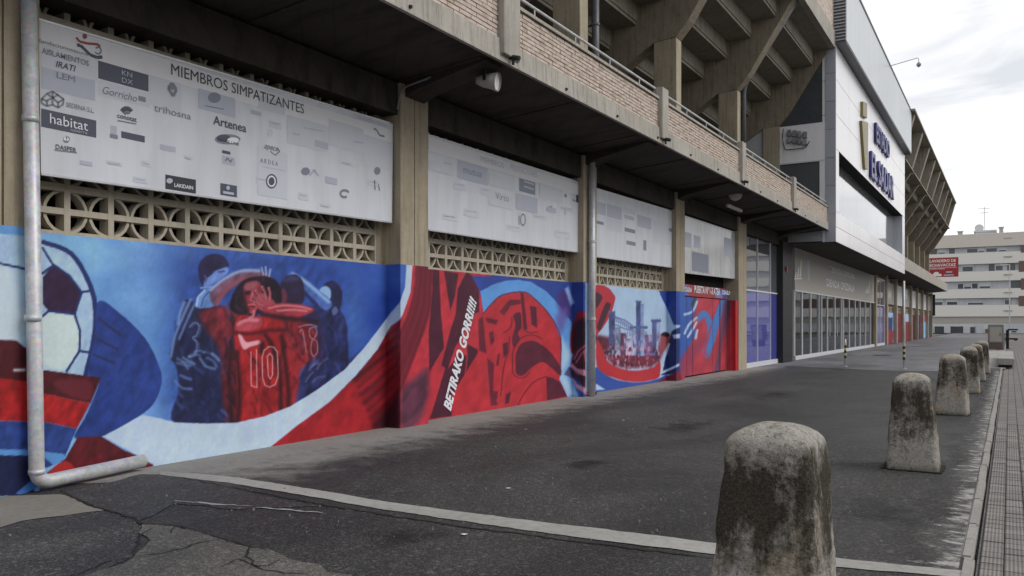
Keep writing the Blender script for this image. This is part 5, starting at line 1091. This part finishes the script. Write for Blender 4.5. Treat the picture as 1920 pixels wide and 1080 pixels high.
# letters and emblem
lx = XF + .12
def eb_text(s, x0, y0, x1, h, mat='letter_blue'):
    a = onX(x0, y0, lx); t = onX(x0, y0 - h, lx); yb_ = sY(x1, lx)
    return fit_text('sign_lettering', s, M[mat], EB, a - Vector((.1, 0, 0)), (0, 1, 0), (0, 0, 1), yb_ - a.y, t.z - a.z, depth=.06, bold=.025)
eb_text('ESTADIO', 1643, 265, 1668, 36); eb_text('EL SADAR', 1634, 331, 1676, 49)
for pp, nm in (([(1618.5, 190), (1626, 194), (1626, 222), (1618.5, 216)], 'a'), ([(1616.5, 226), (1628, 230), (1627.5, 318), (1622.5, 315)], 'b')):
    px_quad(MB(), lx, pp, .22).build('emblem', M['gold'], EB)
# cctv arm on the roof
cc = empty('security_camera', 'dome security camera on a thin arm over the entrance block roof', 'camera')
a = onX(1668, 124, UX); MB().tube(arc_pts([a, a + Vector((1.35, 0, .22)), a + Vector((1.36, 0, -.05))], .1), .022, 8).build('arm', M['galv'], cc)
c = a + Vector((1.36, 0, -.10)); MB().tube([c + Vector((0, 0, .08)), c, c + Vector((0, 0, -.09)), c + Vector((0, 0, -.17))], [.04, .11, .11, .03], 14).build('dome', M['pipe_grey'], cc, smooth=True)
# cable reel like service unit on the end wall
un = empty('service_unit', 'dark cluster of cable trunking and boxes on the white end wall above the terrace', 'fixture')
for i in range(4):
    for j in range(2):
        x = .22 + i * .19; z = 8.62 + j * .27 - .05 * i; MB().box(x, x + .13 + .03 * (i % 2), Y0 - .16, Y0 - .014, z, z + .2 + .04 * j).build('box', M['pipe_grey'] if (i + j) % 3 else M['louvre'], un, bevel=.012)
MB().tube(arc_pts([(.05, Y0 - .1, 9.2), (.02, Y0 - .1, 8.75), (.12, Y0 - .1, 8.35), (.9, Y0 - .1, 8.36), (1.05, Y0 - .1, 8.6)], .1), .016, 8).build('cable', M['black'], un)

# ================================================================== SHOP
SH = empty('shop_front', 'glazed shop front with grey fascia under the white entrance block', 'shop')
SX = .1; sa = sY(1489, SX); sb_ = sY(1641, SX); zf = zX(1489, 546, SX); zsil = .16
MB().box(SX - .1, SX + .03, sa, sb_, zf + .06, ZBOT - .002).build('fascia', M['fascia'], SH)
MB().box(SX - .08, SX + .06, sa, sb_, 0, zsil).build('plinth', M['alu_white'], SH)
MB().box(SX - .06, SX + .05, sa, sb_, zf, zf + .058).build('head_rail', M['alu_white'], SH)
mull = [1489, 1503.5, 1519.5, 1534.5, 1540, 1551, 1565, 1577, 1581, 1592, 1603, 1612, 1622.5, 1632, 1640]
my = [sY(x, SX) for x in mull]
for i, y in enumerate(my):
    MB().box(SX - .05, SX + .045 if i in (3, 7, 11) else SX + .03, y - .055, y + .055, zsil, zf).build('mullion', M['alu'] if i in (3,) else M['alu_white'], SH)
for a, b in zip(my[:-1], my[1:]): MB().box(SX - .02, SX - .008, a + .04, b - .04, zsil, zf).build('pane', M['glass'], SH)
for dpx in (1552, 1566):
    y = sY(dpx, SX); MB().tube([(SX + .1, y, .9), (SX + .1, y, 1.7)], .018, 8).build('door_handle', M['galv'], SH)
MB().box(-5.0, -4.9, sa, sb_, 0, zf + .3).build('back_wall', M['fascia'], SH)
MB().box(-4.9, SX - .1, sa, sb_, -.02, .02).build('shop_floor', M['apron_pale'], SH); MB().box(-4.9, SX - .11, sa, sb_, zf + .1, zf + .15).build('shop_ceiling', M['clad'], SH)
MB().box(-4.9, SX - .1, sa - .05, sa, 0, zf + .3).box(-4.9, SX - .1, sb_, sb_ + .05, 0, zf + .3).build('shop_side_wall', M['fascia'], SH)
rs = random.Random(31)
for k in range(9):   # clothes rails in the window
    y = sa + 1.0 + k * (sb_ - sa - 2) / 8; x = -1.2 - rs.random() * 1.5
    rk = empty('clothes_rail', 'clothes rail with garments behind the shop window', 'rail', 'clothes rails inside the shop', (x, y, .02))
    MB().tube([(0, -.6, 0), (0, -.6, 1.5), (0, .6, 1.5), (0, .6, 0)], .02, 6).build('rail_frame', M['galv'], rk)
    for j in range(7): MB().prism([(-.22, .5), (.22, .5), (.2, 1.3), (.06, 1.45), (-.06, 1.45), (-.2, 1.3)], 'y', -.5 + j * .15, -.44 + j * .15).build('garment', M[rs.choice(['red_sign', 'navy', 'letter_white', 'pipe_dark', 'ink_slate'])], rk)
px_text('fascia_lettering', 'TIENDA OFICIAL', M['ink_white'], SH, SX + .035, 1555, 510, 1603, 11, bold=.01)
px_text('fascia_lettering', 'DENDA OFIZIALA', M['ink_white'], SH, SX + .035, 1550, 537, 1602, 15, bold=.02)
for x0 in (1489.5, 1622.5):
    k = 1.0 if x0 < 1500 else .62; yb0 = 524 if x0 < 1500 else 550; mb = MB()
    for j, hh in enumerate((14, 24, 36)):
        px_quad(mb, SX + .034, [(x0 + j * 4.6 * k, yb0 - 4 * k), (x0 + (j * 4.6 + 3.4) * k, yb0 - 4 * k), (x0 + (j * 4.6 + 4.6) * k, yb0 - hh * k), (x0 + (j * 4.6 + 3.2) * k, yb0 - hh * k)])
    px_quad(mb, SX + .034, [(x0, yb0), (x0 + 14 * k, yb0 - .5), (x0 + 14 * k, yb0 - 3 * k), (x0, yb0 - 3 * k)]); mb.build('three_stripe_mark', M['letter_white'], SH)
px_quad(MB(), SX + .034, [(1513, 487), (1519, 488), (1518, 526), (1515, 527)]).build('emblem', M['ink_pale'], SH)
glazed('blue_glazing', 'narrow glazing with blue lower panes at the far end of the shop', sY(1642, .1), sY(1658, .1), .1, .16, 4.6, zX(1644, 572, .1), 2)
# far boards
for k in range(8):
    y = FY[k]; o = MB().box(.02, .06, y + .55, FY[k + 1] - .05, 2.95, 4.55).build('far_board', M['board_gloss'] if k % 2 else M['board']); tag(o, 'plain white board in the far row beyond the shop', 'banner', 'far white boards beyond the shop')

# ================================================================== BOLLARDS
def bollard_mesh(seed, w0=.30, w1=.215, h=1.0, n=14, m=34):
    prof = [(0, w0 * 1.0)] + [(h * .90 * k / (m - 8), w0 + (w1 - w0) * k / (m - 8) + .004 * math.sin(math.pi * k / (m - 8))) for k in range(1, m - 7)]
    prof += [(h * .912, w1 * .99), (h * .928, w1 * .95), (h * .952, w1 * .84), (h * .972, w1 * .68), (h * .986, w1 * .50), (h * .995, w1 * .32), (h, w1 * .12)]
    V = []; Fc = []; ring = n * 4
    for z, w in prof:
        for s in range(4):
            for k in range(n):
                t = -1 + 2 * k / n; x, y = [(t, -1), (1, t), (-t, 1), (-1, -t)][s]
                r = (abs(x) ** 11 + abs(y) ** 11) ** (1 / 11); V.append((x / r * w, y / r * w, z))
    V = np.array(V); a = fbm(V[:, 0] * 6 + V[:, 1] * 3.1 + seed * 9.1, V[:, 2] * 6 + V[:, 1] * 4.7, seed, 5) - .5; b = fbm(V[:, 0] * 24 + 40 + V[:, 1] * 13, V[:, 2] * 24 + V[:, 1] * 9, seed + 3, 3) - .5
    sc = 1 + (a * .06 + b * .085)[:, None]; V[:, :2] *= sc
    for i in range(len(prof) - 1):
        for k in range(ring):
            j = (k + 1) % ring; Fc.append((i * ring + k, i * ring + j, (i + 1) * ring + j, (i + 1) * ring + k))
    Fc.append(tuple((len(prof) - 1) * ring + k for k in range(ring)))
    me = bpy.data.meshes.new('stone_bollard'); me.from_pydata(V.tolist(), [], Fc); me.polygons.foreach_set('use_smooth', [True] * len(me.polygons)); me.materials.append(M['stone']); me.update(); return me
bl = [(None, 1.03, .285, 'big weathered granite bollard with pale pitted cap, beside the end of the white joint strip'), ((1708, 884), 1.0, .265, 'granite bollard with orange scars low down and a dark mossy belt'),
      ((1783, 779), 1.02, .26, 'granite bollard with dark lichen top and pale foot, third along the kerb'), ((1815, 738), 1.0, .25, 'granite bollard fourth along the kerb from the joint strip'), ((1829, 715), 1.0, .25, 'granite bollard fifth along the kerb from the joint strip'), ((1840, 701), 1.0, .25, 'last granite bollard of the kerb row, by the pale paving')]
for i, (pxy, h, w, lab) in enumerate(bl):
    if pxy: p = onZ(*pxy)
    else:
        d_ = 4.02; p = CAM + ray(1452, 607) * d_; p.z = 0
    o = link('stone_bollard', bollard_mesh(i + 1, w * (.93 if i else .94), w * (.66 if i else .70), h), None, (p.x, p.y + (w if pxy else 0), -.01)); o.rotation_euler = [(0, .012, -.03), (.012, -.02, .03), (-.015, .015, -.05), (.02, .01, .04), (0, -.02, 0), (.01, 0, .02)][i]; o.scale = [(1, 1, 1), (1, 1, 1), (1.04, 1, .99), (.96, 1.0, 1.02), (1, .95, .98), (1, 1, 1)][i]; tag(o, lab, 'bollard', 'granite bollards along the kerb')
    rr_ = random.Random(80 + i); ang = [2 * math.pi * k / 40 for k in range(40)]
    mo = sheet('moss_patch', [(p.x + w * (1.0 + rr_.uniform(-.03, .16)) * max(-1, min(1, 1.35 * math.cos(q))), p.y + (w if pxy else 0) + w * (1.0 + rr_.uniform(-.03, .16)) * max(-1, min(1, 1.35 * math.sin(q)))) for q in ang], .0095, M['moss'], jit=.004, step=.05, seed=90 + i)

# ================================================================== SMALL STREET THINGS
for x, yb0, hp, lab in ((1585, 688, 52, 'short black and yellow striped post in front of the shop window'), (1695, 692, 165, 'tall thin post with black and yellow striped foot on the forecourt')):
    p = onZ(x, yb0); t = empty('striped_post', lab, 'post', None, (p.x, p.y, .005)); hgt = hp * (p - CAM).dot(FWD) / F
    MB().tube([(0, 0, 0), (0, 0, hgt)], .03, 10).build('pole', M['galv'], t, smooth=True); MB().tube([(0, 0, 0), (0, 0, .02)], .09, 10).build('foot_plate', M['galv'], t)
    for k in range(6): MB().tube([(0, 0, .30 + k * .09), (0, 0, .388 + k * .09)], .04, 10).build('stripe', M['yellow'] if k % 2 else M['black'], t)
p = onZ(1867, 655); cb = empty('utility_cabinet', 'grey street cabinet on a dark base beyond the bollards', 'cabinet', None, (p.x, p.y, 0))
MB().box(-.36, .36, 0, .7, 0, .35).build('base', M['apt_brown'], cb); MB().box(-.40, .40, -.02, .74, .352, 1.45).build('body', M['apron'], cb, bevel=.03); MB().box(-.3, .3, -.035, -.021, .45, 1.3).build('door', M['fascia'], cb); MB().box(.2, .24, -.06, -.036, .8, .95).build('handle', M['black'], cb)
p = onZ(1889, 653); ex = empty('exercise_post', 'black post with two side arms standing on the pavement by the cabinet', 'post', None, (p.x, p.y, -.03))
MB().tube([(0, 0, .03), (0, 0, 1.15)], .085, 10).build('pole', M['black'], ex); MB().box(-.15, .15, -.15, .15, 0, .03).build('base_plate', M['black'], ex)
MB().box(.0, .55, -.05, .05, 1.12, 1.22).box(.2, .48, -.06, .06, 1.0, 1.08).build('upper_arm', M['black'], ex, bevel=.02); MB().box(-.15, .55, -.06, .06, .56, .66).build('seat_arm', M['black'], ex, bevel=.02); MB().box(.35, .5, -.12, .12, .50, .56).build('seat', M['black'], ex)
p = onZ(1885, 690); bn = empty('stone_bench', 'low pale concrete bench block on the kerb strip past the bollards', 'bench', None, (p.x, p.y, 0))
MB().box(-.25, .25, 0, 9, .1, .32).build('seat_slab', M['strip'], bn, bevel=.02); [MB().box(-.2, .2, q, q + .5, 0, .1).build('foot', M['black'], bn) for q in (.3, 8.2)]
# red billboard behind the stand
yb_ = 113; a = onY(1740, 520, yb_); c = onY(1797, 482, yb_)
rb2 = empty('red_billboard', 'red billboard with white lettering standing behind the far canopy end', 'billboard', None, (a.x, yb_, 0))
wd, z0, z1 = c.x - a.x, a.z, c.z
MB().box(0, wd, 0, .12, z0, z1).build('panel', M['red_sign'], rb2); [MB().box(q, q + .16, .14, .30, 0, z1 - .2).build('support', M['galv'], rb2) for q in (-.5, .35)]; MB().box(-.5, wd, .121, .139, z0 + .3, z0 + .5).build('rail', M['galv'], rb2)
def bt(s, x, z, w, h): fit_text('lettering', s, M['letter_white'], rb2, (x * wd, -.006, z0 + z * (z1 - z0)), (1, 0, 0), (0, 0, 1), w * wd, h * (z1 - z0), bold=.02)
bt('LAVADERO DE', .06, .76, .86, .15); bt('ECHAVACOIZ', .06, .54, .86, .15); bt('LAVADO A MANO', .06, .40, .5, .06)
MB().box(.05 * wd, .95 * wd, -.004, 0, z0 + .47 * (z1 - z0), z0 + .485 * (z1 - z0)).build('rule', M['letter_white'], rb2)
MB().prism([(.14 * wd, z0 + .1), (.45 * wd, z0 + .1), (.45 * wd, z0 + .35), (.38 * wd, z0 + .4), (.33 * wd, z0 + .62), (.22 * wd, z0 + .62), (.18 * wd, z0 + .4), (.14 * wd, z0 + .35)], 'y', -.008, -.002).build('car_mark', M['letter_white'], rb2)
MB().box(.52 * wd, .85 * wd, -.008, -.002, z0 + .15, z0 + .28).box(.6 * wd, .8 * wd, -.008, -.002, z0 + .5, z0 + .66).build('text_mark', M['ink_pale'], rb2)

# ================================================================== FAR APARTMENT BLOCK
AY = 150.0
AP = empty('apartment_block', 'long beige apartment block with window bands closing the street', 'building', None, (0, AY, 0))
def az(y): return onY(1830, y, AY).z
xl, xr = -34.0, 60.0
lev = [(440, 463, 'apt_top'), (474, 495, 'apt'), (509, 527, 'apt'), (541.7, 559, 'apt'), (572, 593.5, 'apt')]
MB().box(xl, xr, .45, 14, 0, az(440) - .05).build('wall', M['apt_win'], AP)
for t_, b_, mt in lev: MB().box(xl, xr, 0 if mt == 'apt' else -.1, .5, az(b_), az(t_)).build('parapet_band', M[mt], AP)
MB().box(xl, xr, -.12, .6, az(440), az(440) + .12).build('roof_coping', M['apt'], AP)
rs = random.Random(9)
for wi, (t_, b_) in enumerate(((463, 474), (495, 509), (527, 541.7), (559, 572))):
    x = -6.0
    while x < 16:
        w = rs.choice([1.1, 1.6, 2.2, .9]); k = rs.random(); z0, z1 = az(b_) + .04, az(t_) - .04
        wn_ = MB().box(x, x + w, .40, .47, z0, z1).build('window', M['apt_win'] if k < .65 else M['clad_mid'] if k < .8 else M['apt_glass'], AP)
        MB().box(x - .05, x, .38, .47, z0, z1).build('frame', M['apt_ground'], wn_)
        if k > .4: MB().box(x + .08, x + w - .08, .395, .399, z0 + .05, z0 + (z1 - z0) * rs.choice([.3, .5, .7])).build('glazing', M['apt_glass'], wn_)
        x += w + rs.choice([0, .15, .5])
    MB().box(onY(1914 - 4 * (wi % 2), 600, AY).x, 24, -.02, .46, az(b_ + 3), az(t_ - 3)).build('loggia', M['apt_brown'], AP)
for yv in (446.5, 481, 514.5, 548, 582): 
    a = onY(1882, yv, AY); MB().box(a.x, a.x + 1.1, -.16, -.02, a.z - .08, a.z + .06).build('wall_vent', M['fascia'], AP)
for x0, x1, y0_, y1_, mt in ((1752, 1770, 612, 630, 'apt_glass'), (1782, 1806, 612, 630, 'apt_glass'), (1819, 1828, 613, 631, 'apt_glass'), (1829, 1842, 608, 631, 'clad_mid'), (1847, 1856, 617, 633, 'apt_brown'), (1870, 1915, 608, 630, 'clad_mid'), (1735, 1748, 612, 630, 'apt_glass')):
    a = onY(x0, y1_, AY); c = onY(x1, y0_, AY); s_ = MB().box(a.x, c.x, .20, .46, max(0, a.z), c.z).build('shop_window', M[mt], AP); MB().box(a.x - .1, a.x, .16, .44, 0, c.z + .1).box(c.x, c.x + .1, .16, .44, 0, c.z + .1).build('frame', M['apt_ground'], s_)
MB().box(xl, xr, .24, .50, az(606), az(594)).build('fascia_band', M['fascia'], AP)
MB().box(xl, xr, .30, .448, 0, az(606)).build('ground_floor_wall', M['apt_ground'], AP)
a = onY(1828, 440, AY); c = onY(1864, 429, AY); MB().box(a.x, c.x, 4, 8, az(440) + .125, c.z).box(a.x - .3, c.x + .3, 3.8, 8.2, c.z, c.z + .25).build('roof_house', M['apt_ground'], AP)
for x0, x1, yt in ((1794, 1803, 436), (1873, 1881, 428)):
    a = onY(x0, 440, AY); c = onY(x1, yt, AY); MB().box(a.x, c.x, 3, 3.8, az(440) + .125, c.z + .4).box(a.x - .1, c.x + .1, 2.9, 3.9, c.z + .4, c.z + .55).build('chimney', M['fascia'], AP)
a = onY(1844, 430, AY); MB().tube([(a.x, 5, a.z), (a.x, 5, a.z + 4.2)], .05, 6).tube([(a.x - .9, 5, a.z + 3.9), (a.x + .9, 5, a.z + 3.9)], .04, 6).tube([(a.x - .6, 5, a.z + 3.2), (a.x + .6, 5, a.z + 3.2)], .04, 6).build('aerial', M['fascia'], AP)
c = onY(1834, 422, AY); MB().tube([(c.x, 5, c.z), (c.x, 5.2, c.z)], [.65, .3], 16).build('dish', M['apt_ground'], AP)
# street lamp before the block
p = onY(1893, 607, 120); sl = empty('street_lamp', 'thin grey street lamp before the beige apartment block', 'lamp', None, (p.x, 120, -.1))
hh = onY(1893, 500, 120).z
MB().tube([(0, 0, 0), (0, 0, 9.0)], [.08, .05], 8).build('pole', M['alu'], sl); MB().box(-1.0, .05, -.08, .08, 8.95, 9.05).build('arm', M['alu'], sl)

# ================================================================== ACROSS THE STREET (seen in the glass)
def block(label, x0, y0, y1, h, mt, seed):
    t = empty('street_house', label, 'building', 'houses across the street', (x0, y0, 0)); L = y1 - y0; r = random.Random(seed)
    MB().box(0, 12, 0, L, 0, h).build('wall', M[mt], t); MB().box(-.4, 12.4, -.3, L + .3, h, h + .4).build('roof', M['fascia'], t)
    wm = MB().box(-.06, .05, 0, 1.3, 0, 1.5).mesh('window', M['apt_glass'])
    z = 3.6
    while z + 2 < h:
        y = 1.2
        while y + 1.5 < L: link('window', wm, t, (0, y, z)); y += 3.0
        z += 2.9
    MB().box(-.05, .05, .6, L - .6, .4, 2.6).build('shop_window', M['apt_glass'], t)
block('cream apartment house across the street from the sponsor boards', 33, -25, 14, 9.6, 'apt', 1)
block('tan apartment house across the street from the shop', 33, 19, 52, 10.6, 'apt_top', 2)
block('pale apartment house across the street beyond the shop', 33, 60, 98, 9.2, 'apt_ground', 3)
